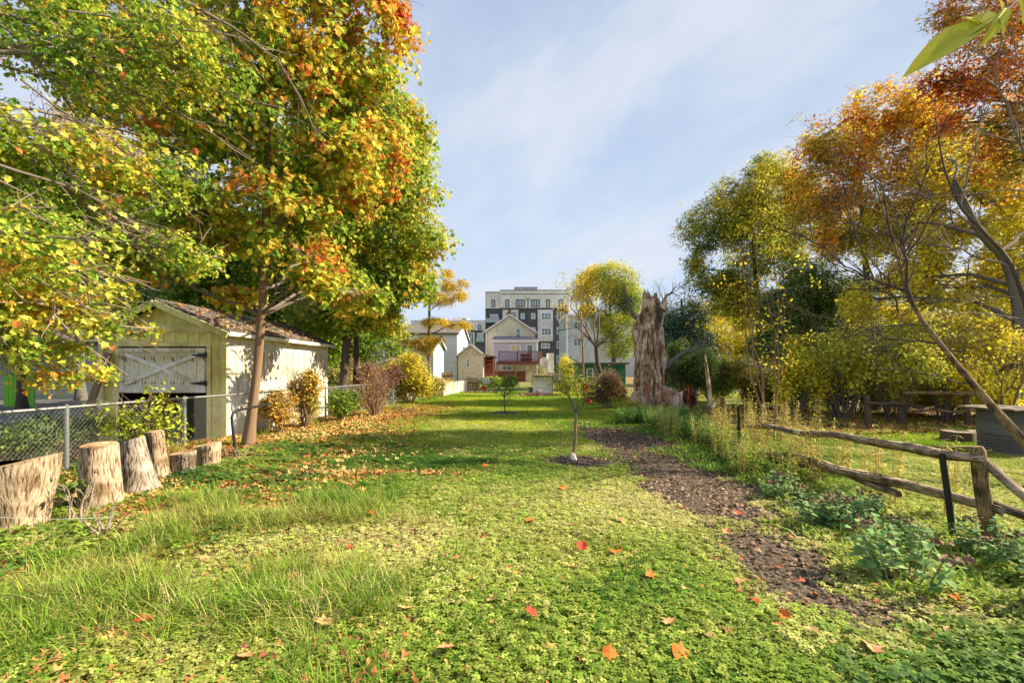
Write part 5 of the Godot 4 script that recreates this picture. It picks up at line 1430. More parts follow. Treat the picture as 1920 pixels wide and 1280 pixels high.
	for s in [[1045, 620], [1060, 575], [1100, 545], [1150, 560], [1180, 610], [1085, 600], [1160, 640]]:
		var b2 := MB.new()
		var a := limb(b2, tr[6], P(s[0], s[1], d1 + r(-1, 1)), 0.075, 0.02, 0.16, 6, 0.12)
		for q in 5:
			grow(b2, a[2 + rng.randi() % 5], ((a[6] - a[0]).normalized() + ball() * 0.9).normalized(), r(0.7, 1.4), 0.022, 2, 0.0, 3)
		obj_w("branch", b2, M.twig_dark, nt)
	var st := thing("bare_tree", "straight reddish bare sapling reaching above the green hut", "tree", on_ground(1094, 26.0))
	bm = MB.new()
	limb(bm, P(1094, 742, 26), P(1089, 505, 26), 0.085, 0.012, 0, 8, 0.015)
	obj_w("trunk", bm, M.bark_red, st)
	var b3 := MB.new()
	for q in 22:
		var f := r(0.3, 0.95)
		grow(b3, P(lerpf(1094, 1089, f), lerpf(742, 505, f), 26), (Vector3(r(-1, 1), r(0.2, 0.9), r(-0.6, 0.6))).normalized(), r(0.7, 1.5) * (1.3 - f), 0.018, 2, 0.15, 2)
	obj_w("branch", b3, M.bark_red, st)
	crown(st, [L(1070, 520, 26, 0.9, 0.8), L(1060, 585, 26, 1.0, 0.6, 0.6), L(1110, 560, 26, 1.0)], SP.small, M.leaf, YELLOWS, 70, 1.5, -0.5)
	var wt := thing("bare_tree", "faint grey bare treetop on the skyline above the snag", "tree", on_ground(1245, 60))
	bm = MB.new()
	limb(bm, on_ground(1245, 60), P(1245, 560, 60), 0.3, 0.12, 0, 8, 0.01)
	for q in 12:
		grow(bm, P(1245, r(545, 640), 60), Vector3(r(-0.9, 0.9), 1, r(-0.5, 0.5)).normalized(), r(1.6, 3.0), 0.06, 3, 0.2, 3)
	obj_w("trunk", bm, M.bark_grey, wt)
	shrub("yellow_bush", "yellow bush before the steps left of the green hut", on_ground(1066, 38), 1.0, 2.6, SP.oval_far, M.leaf, YELLOWS, 500, 0.7, M.twig)
	shrub("hydrangea_bush", "dry tan flowered bush left of the snag", on_ground(1136, 18.0), 0.85, 1.65, SP.small, M.leaf, [Color(0.20, 0.13, 0.07), Color(0.38, 0.28, 0.15), Color(0.48, 0.38, 0.20)], 900, 1.2, M.twig, 20)
	shrub("leafy_bush", "yellow-green leafy bush beside the white garden box", on_ground(1058, 28.0), 0.75, 1.1, SP.small, M.leaf, [Color(0.20, 0.28, 0.05), Color(0.46, 0.48, 0.08)], 420, 1.5, M.twig)
	shrub("leafy_bush", "tall green plant before the deck posts", on_ground(955, 34.0), 0.6, 1.25, SP.slim, M.leaf, GREENS, 200, 1.3, M.twig)
	shrub("leafy_bush", "green bushy plants on the bank before the house", on_ground(930, 36.0), 1.3, 0.8, SP.small, M.leaf, GREENS, 420, 1.8, M.twig)
	shrub("leafy_bush", "light green tall plant in front of the right deck post", on_ground(1012, 36.0), 0.6, 1.9, SP.slim, M.leaf, [Color(0.30, 0.36, 0.08), Color(0.48, 0.50, 0.12)], 160, 1.3, M.twig)
	shrub("purple_bush", "purple leaved bush right of the snag roots", on_ground(1293, 17.0), 0.4, 0.8, SP.small, M.leaf, [Color(0.12, 0.04, 0.08), Color(0.24, 0.09, 0.12)], 220, 1.2, M.twig_dark)
	shrub("low_shrub", "yellow-green low shrub at the foot of the snag", on_ground(1190, 15.0), 0.7, 0.45, SP.small, M.leaf, [Color(0.30, 0.34, 0.05), Color(0.50, 0.42, 0.06)], 300, 1.1, M.twig)
	# far trees closing the view
	for s in [["distant gold tree on the right beyond the hedge", 1380, 40, 3.5, YELLOWS], ["distant green tree beyond the dark tree", 1560, 38, 4.0, GREENS], ["distant yellow-green tree far right beyond the gold maple", 1760, 36, 4.5, YELLOWS], ["distant green tree beyond the right edge of the hedge", 1960, 36, 4.8, GREENS]]:
		tree("distant_tree", s[0], "distant trees beyond the right hedge", [gx.call(s[1], s[2]), P(s[1], 640, s[2]), P(s[1], 600, s[2])], 0.25, 0.1, M.bark_dark, [L(s[1], 600, s[2], s[3]), L(s[1] - 70, 640, s[2], s[3] * 0.8), L(s[1] + 70, 640, s[2], s[3] * 0.8), L(s[1], 670, s[2], s[3] * 0.8)], SP.oval_far, M.leaf, s[4], 2200, 1.6, {"twigs": 4})


func make_snag() -> void:
	var d := 16.0
	var base := on_ground(1222, d)
	var t := thing("dead_tree_snag", "huge pale dead tree trunk with a jagged broken top and fluted wood", "tree", base)
	var rows := [[790, 1186, 1262], [772, 1187, 1256], [745, 1189, 1247], [722, 1188, 1247], [700, 1187, 1245], [682, 1189, 1246], [665, 1188, 1248], [648, 1188, 1248], [630, 1187, 1246], [612, 1187, 1243], [604, 1196, 1242], [598, 1199, 1243], [585, 1203, 1246], [574, 1203, 1251], [566, 1204, 1252], [560, 1206, 1252]]
	var pts := []
	var rad := []
	var fine := []
	for k in rows.size() - 1:
		for q in 3:
			var f := q / 3.0
			fine.append([lerpf(rows[k][0], rows[k + 1][0], f), lerpf(rows[k][1], rows[k + 1][1], f), lerpf(rows[k][2], rows[k + 1][2], f)])
	fine.append(rows[-1])
	for s in fine:
		pts.append(P((s[1] + s[2]) * 0.5, s[0], d))
		rad.append((s[2] - s[1]) * 0.5 / F * d * 0.91)
	nzf.seed = 12
	var mb := MB.new()
	var sides := 64
	mb.sweep(pts, rad, sides, 0.40, nzf, 1.0, 0.40, false, 4.0)
	# splinter the top and twist the flutes
	var m := fine.size()
	for s in sides:
		for e in 4:
			var k := (m - 1 - e) * sides + s
			mb.v[k].y += (nzf.get_noise_2d(s * 0.14, 5.0) * 0.5 + nzf.get_noise_2d(s * 0.6, 9.0) * 0.35) * (1.0 - e * 0.25)
	var ring := []
	for s in sides:
		ring.append(mb.v[(m - 1) * sides + s])
	var hollow: Vector3 = pts[m - 1] - Vector3(0, 0.7, 0)
	for s in sides:
		mb.poly([ring[s], ring[(s + 1) % sides], hollow], Vector3.UP)
	obj_w("trunk", mb, M.snag, t)
	# shards, a burl and hollow at the top
	for s in [[1228, 575, 1229, 549, 0.16], [1240, 580, 1249, 562, 0.17], [1203, 605, 1196, 588, 0.15], [1212, 580, 1214, 566, 0.12], [1196, 640, 1189, 603, 0.12]]:
		var sm := MB.new()
		var a := P(s[0], s[1], d - 0.3)
		var b := P(s[2], s[3], d - 0.3)
		sm.sweep([a, a.lerp(b, 0.5), b], [s[4], s[4] * 0.7, 0.03], 8, 0.4, nzf, 1.2, 1.5)
		obj_w("shard", sm, M.snag, t)
	for k in 34:   # loose plates of old bark and sapwood
		var c0 := rng.randi() % sides
		var r0 := 2 + rng.randi() % (m - 16)
		var nc := 3 + rng.randi() % 4
		var nr := 5 + rng.randi() % 9
		var grid := []
		for b in nr:
			var line := []
			for a in nc:
				var q := mini(r0 + b, m - 6) * sides + (c0 + a) % sides
				var edge := 0.0 if (a == 0 or a == nc - 1 or b == 0 or b == nr - 1) else 1.0
				line.append(mb.v[q] + mb.n[q] * (0.012 + edge * (0.035 + 0.03 * nzf.get_noise_2d(a * 3.0 + k, b * 1.5))) + Vector3(r(-0.02, 0.02), r(-0.05, 0.05), 0) * (1.0 - edge))
			grid.append(line)
		var plate := MB.new()
		for b in nr - 1:
			for a in nc - 1:
				var o: Vector3 = grid[b][a] - pts[mini(r0 + b, m - 6)]
				plate.poly([grid[b][a], grid[b][a + 1], grid[b + 1][a + 1]], o)
				plate.poly([grid[b][a], grid[b + 1][a + 1], grid[b + 1][a]], o)
		obj_w("bark_plate", plate, [M.snag_pale, M.snag_brown, M.snag][k % 3], t)
	for k in 9:   # deep splits
		var c0 := rng.randi() % sides
		var r0 := 3 + rng.randi() % (m - 24)
		var line := []
		for b in 14:
			var q := (r0 + b) * sides + int(c0 + b * 0.25) % sides
			line.append(mb.v[q] + mb.n[q] * 0.004)
		var cm := MB.new()
		cm.sweep(line, [0.004, 0.012, 0.02, 0.024, 0.026, 0.026, 0.03, 0.026, 0.024, 0.02, 0.018, 0.014, 0.01, 0.004], 5)
		obj_w("split", cm, M.dark, t)
	for k in 12:   # long folds of dead wood running down the face
		var gm := MB.new()
		var x := r(1194, 1242)
		var y0 := r(575, 720)
		var pp := []
		for q in 7:
			var f := q / 6.0
			var y := y0 + f * r(50, 110)
			pp.append(P(x + sin(f * 4.0 + k) * 3.5, y, d - 0.62 * sqrt(maxf(0.05, 1.0 - pow((x - 1217.0) / 33.0, 2.0)))))
		gm.sweep(pp, [0.015, 0.05, 0.07, 0.07, 0.06, 0.04, 0.012], 6, 0.3, nzf, 1.0, 2.0)
		obj_w("wood_fold", gm, M.snag, t)
	for s in [[1239, 590, 0.08, 0.26], [1233, 577, 0.07, 0.2], [1203, 596, 0.07, 0.2], [1232, 606, 0.06, 0.3]]:
		var hm := MB.new()
		var c := P(s[0], s[1], d - 0.44)
		hm.sweep([c - Vector3(0, s[3], 0), c - Vector3(0, s[3] * 0.5, 0), c, c + Vector3(0, s[3] * 0.6, 0), c + Vector3(0, s[3], 0)], [0.02, s[2] * 0.8, s[2], s[2] * 0.8, 0.02], 8, 0.3, nzf, 1.2, 3.0)
		obj_w("hollow", hm, M.bark_dark, t)
	for s in [[1205, 610, 1172, 552, 0.09], [1244, 565, 1262, 548, 0.06], [1246, 690, 1310, 652, 0.11]]:
		var bm := MB.new()
		var a := limb(bm, P(s[0], s[1], d), P(s[2], s[3], d + 0.3), s[4], s[4] * 0.4, 0.05, 8, 0.08)
		for q in 4:
			grow(bm, a[3 + rng.randi() % 4], ((a[6] - a[0]).normalized() + ball() * 0.7).normalized(), r(0.4, 0.9), 0.02, 1, 0.1, 3)
		obj_w("branch", bm, M.bark_grey, t)
	for s in [[1240, 735, 1278, 762, 0.28], [1250, 745, 1268, 780, 0.2], [1195, 740, 1186, 785, 0.2], [1215, 745, 1217, 790, 0.25]]:
		var fl := MB.new()
		var a := P(s[0], s[1], d - 0.1)
		var b := P(s[2], s[3], d - 0.7)
		fl.sweep([a, a.lerp(b, 0.5) + Vector3(0, 0.03, 0), b], [s[4], s[4] * 0.9, s[4] * 0.5], 10, 0.35, nzf, 1.2, 1.5)
		obj_w("root_flare", fl, M.snag, t)
	var pc := MB.new()
	pc.sweep([P(1266, 782, 15.2), P(1268, 760, 15.2), P(1274, 742, 15.2), P(1280, 733, 15.2)], [0.20, 0.20, 0.14, 0.03], 10, 0.35, nzf, 1.2, 1.5)
	tag(obj("wood_chunk", pc, M.snag), "pale pointed chunk of dead wood beside the snag's roots", "log")
	# red canes against the snag
	var k := 0
	for s in [[1216, 788, 1210, 688], [1232, 790, 1239, 712], [1246, 790, 1248, 728], [1292, 800, 1291, 720]]:
		var cm := MB.new()
		limb(cm, P(s[0], s[1], 14.6), P(s[2], s[3], 14.8), 0.016, 0.006, 0.0, 6, 0.02)
		for q in 4:
			var f := r(0.4, 0.95)
			limb(cm, P(lerpf(s[0], s[2], f), lerpf(s[1], s[3], f), 14.7), P(s[2] + r(-12, 12), s[3] + r(-8, 20), 14.7), 0.006, 0.003, 0.0, 4, 0.1)
		tag(obj("red_cane", cm, M.orange), ["tallest orange-red cane against the middle of the snag", "short orange-red cane right of the tallest one", "orange-red cane at the snag's right edge", "tan-red cane standing apart right of the snag roots"][k], "cane")
		k += 1

func make_saplings() -> void:
	var t := thing("young_tree", "young bare fruit tree with a white trunk guard in a dark mulch ring", "tree", on_ground(1075, 7.8))
	var d := 7.8
	var mb := MB.new()
	limb(mb, P(1075, 872, d), P(1080, 775, d), 0.032, 0.026, 0, 9, 0.02)
	obj_w("trunk", mb, M.bark_red, t)
	for s in [[1080, 775, 1068, 745, 1055, 705, 0.02], [1080, 775, 1092, 760, 1104, 742, 0.02], [1079, 782, 1084, 745, 1073, 700, 0.016], [1068, 745, 1050, 725, 1044, 700, 0.011], [1092, 760, 1096, 735, 1092, 708, 0.010]]:
		var bm := MB.new()
		bm.sweep([P(s[0], s[1], d), P((s[0] + s[2]) * 0.5 + 1, (s[1] + s[3]) * 0.5 + 2, d), P(s[2], s[3], d), P((s[2] + s[4]) * 0.5, (s[3] + s[5]) * 0.5, d), P(s[4], s[5], d)], [s[6], s[6] * 0.9, s[6] * 0.75, s[6] * 0.55, s[6] * 0.3], 7)
		for q in 3:
			grow(bm, P(lerpf(s[2], s[4], r(0, 1)), lerpf(s[3], s[5], r(0, 1)), d), (Vector3.UP + ball()).normalized(), r(0.14, 0.34), 0.005, 1, 0.2, 2)
		obj_w("branch", bm, M.bark_grey, t)
	crown(t, [L(1058, 715, d, 0.30, 0.9), L(1092, 722, d, 0.24, 0.9), L(1072, 690, d, 0.2, 0.9)], SP.small, M.leaf, [Color(0.12, 0.22, 0.03), Color(0.30, 0.36, 0.05), Color(0.50, 0.42, 0.06)], 120, 0.6, -0.7)
	var gm := MB.new()
	gm.sweep([P(1076, 869, 7.72), P(1076, 862, 7.72), P(1074, 852, 7.73), P(1072, 849, 7.73)], [0.065, 0.06, 0.04, 0.012], 12, 0.2, nzf, 1.0, 3.0)
	obj_w("trunk_guard", gm, M.board_white, t)
	for s in [[1097, 726, 0.055, "red cloth flower tied behind the young bare tree, upper one"], [1104, 751, 0.035, "red cloth flower tied to the young tree's right branch, lower one"]]:
		var fm := MB.new()
		var c := P(s[0], s[1], 7.9)
		for k in 16:
			fm.leaf(Transform3D(Basis(ball(), r(0, TAU)) * Basis.from_scale(Vector3(s[2] * 1.6, s[2] * 1.6, s[2] * 1.6)), c), ROUND, 0.3, 0.2)
		var fo := obj("red_flower", fm, M.red)
		tag(fo, s[3], "flower")
	var t2 := thing("young_tree", "small green leafy sapling in a dark mulch ring at mid lawn", "tree", on_ground(946, 16.0))
	mb = MB.new()
	limb(mb, P(947, 776, 16), P(946, 735, 16), 0.028, 0.018, 0, 7, 0.02)
	obj_w("trunk", mb, M.bark_grey, t2)
	for s in [[936, 728], [955, 722], [947, 712], [962, 735]]:
		var bm := MB.new()
		limb(bm, P(946, 745, 16), P(s[0], s[1], 16), 0.014, 0.004, 0.05, 5)
		obj_w("branch", bm, M.bark_grey, t2)
	crown(t2, [L(947, 732, 16, 0.42, 0.55), L(955, 722, 16, 0.25, 0.7)], SP.slim, M.leaf, [Color(0.06, 0.16, 0.03), Color(0.14, 0.28, 0.05)], 46, 0.9, -0.7)


# ---------------------------------------------------------------- right side: rail fence, tank, logs
func log_rail(t: Node3D, called: String, a: Vector3, b: Vector3, w: float, m: Material, sd: float) -> void:
	var mb := MB.new()
	var pts := []
	var rad := []
	for k in 12:
		var f := k / 11.0
		pts.append(a.lerp(b, f) + Vector3(0, nz.get_noise_1d(sd * 50.0 + f * 160.0) * 0.09, nz.get_noise_1d(sd * 90.0 + f * 140.0) * 0.05))
		rad.append(w * 0.62 * (1.0 + 0.25 * nz.get_noise_1d(sd * 70.0 + f * 200.0)) * (0.75 if k == 0 or k == 11 else 1.0))
	nzf.seed = int(sd) + 40
	mb.sweep(pts, rad, 18, 0.75, nzf, 1.6, 0.4, true, sd)
	var ro := obj_w(called, mb, m, t)
	var cm := MB.new()   # long drying cracks
	for q in 5:
		var ang := r(-0.9, 2.4)
		var k0 := rng.randi() % 6
		var line := []
		for k in range(k0, mini(k0 + 5, 12)):
			line.append(pts[k] + Vector3(-cos(ang) * 0.8, sin(ang), cos(ang) * 0.3).normalized() * rad[k] * 0.98)
		if line.size() > 2:
			cm.sweep(line, line.map(func(_p): return 0.0045), 4)
	var co := obj("crack", cm, M.bark_dark, ro)
	co.set_meta("kind", "stuff")

func make_rail_fence() -> void:
	var t := thing("split_rail_fence", "weathered split-rail fence with sagging rails along the right of the bed", "fence", Vector3(4.18, gh(4.18, -4.06), -4.06))
	var pm := MB.new()
	var pp := [Vector3(4.28, -0.1, -4.02), Vector3(4.26, 0.1, -4.03), Vector3(4.21, 0.5, -4.05), Vector3(4.17, 0.86, -4.06), Vector3(4.165, 0.90, -4.06)]
	nzf.seed = 61
	pm.sweep(pp, [0.058, 0.056, 0.054, 0.056, 0.04], 12, 0.25, nzf, 1.0, 0.8)
	obj_w("post", pm, M.post, t)
	var sm := MB.new()
	sm.sweep([Vector3(4.18, -0.1, -4.28), Vector3(4.12, 0.4, -4.28), Vector3(4.07, 0.80, -4.29)], [0.028, 0.027, 0.026], 8)
	obj_w("stake", sm, M.iron, t)
	var s2 := MB.new()
	s2.sweep([Vector3(4.53, -0.1, -9.0), Vector3(4.50, 0.85, -9.0)], [0.035, 0.03], 8)
	obj_w("stake", s2, M.iron, t)
	var s3 := MB.new()
	s3.sweep([Vector3(5.9, -0.1, -12.6), Vector3(5.86, 0.8, -12.6)], [0.09, 0.07], 10, 0.3, nzf, 1.0, 0.8)
	obj_w("post", s3, M.post, t)
	log_rail(t, "rail", Vector3(4.12, 0.80, -3.98), Vector3(4.33, 0.53, -8.3), 0.062, M.rail, 1)
	log_rail(t, "rail", Vector3(4.25, 0.34, -3.96), Vector3(4.18, 0.14, -9.2), 0.072, M.rail, 2)
	log_rail(t, "rail", Vector3(4.20, 0.22, -4.9), Vector3(4.62, 0.06, -9.4), 0.065, M.rail, 3)
	log_rail(t, "rail", Vector3(4.22, 0.80, -4.10), Vector3(4.34, 0.02, -2.95), 0.060, M.rail, 4)
	log_rail(t, "rail", Vector3(4.27, 0.44, -4.12), Vector3(4.75, 0.05, -3.0), 0.062, M.rail, 5)
	log_rail(t, "rail", Vector3(4.50, 0.42, -9.0), Vector3(5.0, 0.12, -10.9), 0.055, M.rail, 6)
	log_rail(t, "rail", Vector3(5.0, 0.60, -11.5), Vector3(5.9, 0.62, -13.0), 0.07, M.bark_grey, 7)
	var pl := MB.new()
	pl.sweep([P(1332, 775, 13), P(1330, 730, 13), P(1325, 690, 13), P(1322, 665, 13)], [0.09, 0.055, 0.04, 0.02], 10, 0.3, nzf, 1.2, 0.8)
	tag(obj("broken_post", pl, M.snag), "pale thin broken tree post flaring at its foot beside the rails", "post")
	var f := thing("far_rail_fence", "dark rail fence under the golden hedge at the right", "fence", Vector3(X(1690, 12.6), 0, -12.6))
	for s in [[1628, 12.6], [1815, 12.6], [1690, 12.9]]:
		var m := MB.new()
		m.sweep([on_ground(s[0], s[1]) - Vector3(0, 0.1, 0), Vector3(X(s[0] - 2, s[1]), 0.85, -s[1])], [0.085, 0.075], 10, 0.3, nzf, 1.0, 0.8)
		obj_w("post", m, M.bark, f)
	log_rail(f, "rail", P(1690, 735, 12.5), P(1850, 740, 12.4), 0.07, M.post, 8)
	log_rail(f, "rail", P(1620, 755, 12.5), P(1735, 762, 12.8), 0.06, M.bark, 9)
	log_rail(f, "rail", P(1700, 772, 12.4), P(1845, 770, 12.3), 0.055, M.post, 10)
	# corrugated tank with a board lid
	var d := 8.8
	var c := on_ground(1905, d)
	var k := thing("corrugated_tank", "dark corrugated round tank with a warped board lid at the right edge", "tank", c)
	var prof := []
	var pr := []
	var R := 0.54
	for q in 111:
		var y := q / 110.0 * 0.92
		prof.append(Vector3(0, y * 0.87, 0))
		var rib := 0.016 * sin(y * 110.0) if (y < 0.34 or y > 0.62) else 0.0
		pr.append(R + rib - (0.02 if y < 0.38 else 0.0))
	var tm := MB.new()
	tm.sweep(prof, pr, 48, 0.0005, nzf)
	obj("drum", tm, M.tank, k)
	for q in 5:
		bx("lid_board", k, M.board_grey, Vector3(-0.50 + q * 0.25, 0.825 + 0.006 * (q % 2), 0), Vector3(0.243, 0.035, 1.3 - 0.5 * absf(q - 2) * 0.3), 0.008, Basis(Vector3.BACK, r(-0.02, 0.02)) * Basis(Vector3.UP, 0.1))
	var hb := MB.new()
	hb.box(Transform3D(Basis.IDENTITY, Vector3(-0.30, 0.24, R * 0.86)), Vector3(0.08, 0.07, 0.06), 0.01)
	obj("drain_hole", hb, M.dark, k)
	for s in [[1797, 812, 10.0, 0.30, 0.22, "thick log slice lying flat left of the corrugated tank"], [1842, 815, 10.3, 0.26, 0.18, "second log slice between the first one and the corrugated tank"]]:
		var lg := thing("log_slice", s[5], "log", on_ground(s[0], s[2]))
		var bm := MB.new()
		nzf.seed = int(s[0])
		bm.sweep([Vector3(0, -0.03, 0), Vector3(0, s[4] * 0.5, 0), Vector3(0, s[4], 0)], [s[3] * 1.05, s[3], s[3] * 0.98], 28, 0.15, nzf, 1.2, 1.0, false)
		obj("bark", bm, M.bark, lg)
		var ring := []
		for q in 28:
			ring.append(bm.v[56 + q])
		var cf := MB.new()
		cf.poly(ring, Vector3.UP)
		obj("cut_face", cf, M.board_grey, lg)
	var pi := thing("old_brick_pier", "short reddish post behind the left rim of the tank", "post", on_ground(1846, 10.2))
	bx("post", pi, M.bark_red, Vector3(0, 0.35, 0), Vector3(0.18, 0.8, 0.18), 0.02)


func herb(called: String, label: String, cat: String, group: String, at: Vector3, h: float, spread: float, stems: int, outline: Array, ls: float, pairs: int, pal: Array, stem_m: Material, flower = null) -> Node3D:
	var t := thing(called, label, cat, at, r(0, TAU), group)
	var sm := MB.new()
	var lm := MB.new()
	var fm := MB.new()
	for k in stems:
		var a := r(0, TAU)
		var q := sqrt(rng.randf()) * spread
		var b := Vector3(cos(a) * q * 0.6, -0.03, sin(a) * q * 0.6)
		var e := Vector3(cos(a) * q * 1.2, h * r(0.7, 1.0), sin(a) * q * 1.2)
		sm.sweep([b, b.lerp(e, 0.5) + Vector3(0, 0.02, 0), e], [0.007, 0.005, 0.003], 4, 0, null, 1, 1, false)
		for j in pairs:
			var f := lerpf(0.25, 1.0, (j + 1.0) / pairs)
			var p := b.lerp(e, f)
			for w in 2:
				var bb := Basis(Vector3.UP, j * 1.57 + w * PI + a + r(-0.3, 0.3)) * Basis(Vector3.RIGHT, r(-0.5, 0.35)) * Basis(Vector3.BACK, r(-0.3, 0.3))
				var s := ls * r(0.7, 1.15) * (1.15 - 0.5 * f)
				lm.col = pick(pal, rng.randf())
				lm.leaf(Transform3D(bb * Basis.from_scale(Vector3(s, s, s)), p), outline, 0.25, 0.25)
		if flower != null and rng.randf() < 0.2:
			for j in 10:
				fm.leaf(Transform3D(spin(1.2) * Basis.from_scale(Vector3.ONE * 0.035), e + Vector3(r(-0.05, 0.05), r(0, 0.02), r(-0.05, 0.05))), ROUND, 0.3, 0.2)
	obj("stems", sm, stem_m, t).set_meta("kind", "stuff")
	obj("foliage", lm, M.leaf, t).set_meta("kind", "stuff")
	if flower != null and fm.v.size() > 0:
		obj("flower_head", fm, flower, t)
	return t

func spread_copies(o: Node3D, spots: Array, labels = null) -> void:
	var k := 0
	for s in spots:
		var c: Node3D = o.duplicate()
		var stem_name := String(o.name).rstrip("0123456789").rstrip("_")
		c.name = numbered(stem_name)
		add_child(c)
		c.position = Vector3(s.x, gh(s.x, s.z), s.z)
		c.rotation.y = r(0, TAU)
		var q := r(0.8, 1.15)
		c.scale = Vector3(q, q, q)
		if labels:
			c.set_meta("label", labels[k])
		k += 1

func make_bed_plants() -> void:
	var sedum := [Color(0.09, 0.19, 0.06), Color(0.17, 0.31, 0.11), Color(0.30, 0.42, 0.17)]
	var rust := mat(lin(0.22, 0.11, 0.08), 0.8)
	var s := herb("sedum_plant", "clump of blue-green sedum with rusty flower heads along the bed's fence side", "plant", "sedum clumps along the fence side of the bed", Vector3(3.05, gh(3.05, -4.6), -4.6), 0.26, 0.20, 20, ROUND, 0.07, 5, sedum, M.twig, rust)
	var spots := []
	for p in [[3.35, 4.5], [3.42, 5.2], [3.2, 5.6], [3.5, 5.9], [3.75, 4.9], [3.6, 4.1]]:
		spots.append(Vector3(p[0], 0, -p[1]))
	spread_copies(s, spots)
	var s2 := herb("sedum_plant", "large leaved green sedum at the lower right below the fence post", "plant", "", Vector3(4.0, gh(4.0, -3.25), -3.25), 0.36, 0.24, 18, ROUND, 0.085, 5, sedum, M.twig, rust)
	spread_copies(s2, [Vector3(3.55, 0, -2.85), Vector3(3.95, 0, -3.75), Vector3(2.9, 0, -3.35)], ["large leaved green sedum nearest the lower right corner", "large leaved green sedum against the leaning fence post", "small blue-green sedum seedling alone in the bed's near end"])
	var g := herb("goldenrod_plant", "yellow-green stemmed perennial with drying stalks in the row before the rails", "plant", "yellowing perennials before the rail fence", Vector3(3.6, gh(3.6, -6.9), -6.9), 0.62, 0.20, 11, SLIM, 0.12, 9, [Color(0.16, 0.28, 0.04), Color(0.30, 0.40, 0.06), Color(0.46, 0.46, 0.09)], M.straw)
	spots = []
	for k in 13:
		var d := 6.4 + k * 0.46
		spots.append(Vector3(3.55 + r(-0.12, 0.35) + 0.03 * (d - 6.0), 0, -d))
	spread_copies(g, spots)
	var ph := herb("phlox_plant", "bushy deep green perennial in the clump below the snag", "plant", "deep green perennials below the snag", Vector3(3.6, gh(3.6, -13.6), -13.6), 0.5, 0.30, 20, SLIM, 0.16, 9, [Color(0.05, 0.15, 0.03), Color(0.10, 0.24, 0.04), Color(0.20, 0.34, 0.05)], M.twig)
	spots = []
	for k in 16:
		spots.append(Vector3(3.3 + (k % 8) * 0.28 + r(-0.1, 0.1), 0, -13.0 - (k / 8) * 0.55 - r(0, 0.2)))
	for k in 9:
		spots.append(Vector3(4.0 + r(-0.2, 0.3), 0, -12.4 + k * 0.42))
	spread_copies(ph, spots)
	var w := herb("wild_stalk", "straw coloured weed stalk growing through the rail fence", "plant", "weed stalks along the rail fence", Vector3(4.7, gh(4.7, -8.8), -8.8), 0.95, 0.18, 8, SLIM, 0.12, 10, [Color(0.40, 0.36, 0.08), Color(0.52, 0.42, 0.12), Color(0.30, 0.34, 0.06)], M.straw)
	spread_copies(w, [Vector3(4.9, 0, -9.6), Vector3(5.4, 0, -10.4), Vector3(4.6, 0, -8.0), Vector3(5.8, 0, -9.9), Vector3(6.6, 0, -10.6), Vector3(7.4, 0, -10.9), Vector3(5.2, 0, -11.6), Vector3(4.5, 0, -7.2), Vector3(4.35, 0, -5.3), Vector3(4.6, 0, -5.9), Vector3(4.25, 0, -6.3), Vector3(4.75, 0, -6.6), Vector3(4.4, 0, -6.9), Vector3(4.9, 0, -7.6), Vector3(4.3, 0, -7.8), Vector3(4.1, 0, -8.6), Vector3(4.2, 0, -9.3), Vector3(4.7, 0, -4.9)])
	# pinnate branch tip hanging into the top right corner, near the lens
	var br := thing("hanging_branch", "yellow-green leaf spray hanging near the lens at the upper right", "branch", P(1960, 20, 2.2))
	var bm := MB.new()
	var pts := limb(bm, P(2080, -120, 2.4), P(1830, 60, 2.2), 0.010, 0.004, 0.0, 6, 0.03)
	obj_w("twig", bm, M.twig, br)
	var ym := leaf_mat()
	ym.albedo_color = lin(0.50, 0.50, 0.06)
	for l in [[1835, 48, 1708, 122, 0.27], [1850, 40, 1752, 98, 0.27], [1868, 25, 1775, 80, 0.2], [1846, 55, 1812, 22, 0.22], [1880, 20, 1870, -20, 0.2], [1870, 30, 1890, 62, 0.2], [1890, 15, 1850, 78, 0.2], [1905, -5, 1930, 40, 0.22]]:
		var a := P(l[0], l[1], 2.2)
		var b := P(l[2], l[3], 2.15)
		var z := (b - a)
		var up := (Vector3(0.2, 0.55, 0.8) - z.normalized() * Vector3(0.2, 0.55, 0.8).dot(z.normalized())).normalized()
		var lm := MB.new()
		var zl := z.length()
		lm.leaf(Transform3D(Basis(up.cross(z.normalized()) * zl * l[4] * 2.0, up * zl, z), a), [Vector2(0, 0), Vector2(0.18, 0.12), Vector2(0.27, 0.35), Vector2(0.24, 0.6), Vector2(0.13, 0.82), Vector2(0, 1)], 0.3, 0.15)
		obj_w("leaf", lm, ym, br)


# ---------------------------------------------------------------- what covers the ground
func tuft(blades: int, h: float, w: float, spread: float, lean: float, sd: int, tone := 1.0) -> ArrayMesh:
	var q := RandomNumberGenerator.new()
	q.seed = sd
	var mb := MB.new()
	for k in blades:
		var a := q.randf() * TAU
		var p := Vector3(cos(a), 0, sin(a)) * spread * sqrt(q.randf())
		var b := q.randf() * TAU
		var dir := (Vector3(cos(b) * lean, 1, sin(b) * lean) * 1.0).normalized()
		dir = (dir + Vector3(cos(a), 0, sin(a)) * lean * q.randf()).normalized()
		var g := q.randf_range(0.6, 1.0) * tone
		mb.col = Color(g * q.randf_range(0.85, 1.0), g, g * q.randf_range(0.6, 1.0))
		mb.blade(p - Vector3(0, 0.01, 0), dir, h * q.randf_range(0.55, 1.1), w, q.randf_range(0.05, 0.5))
	return mb.mesh()

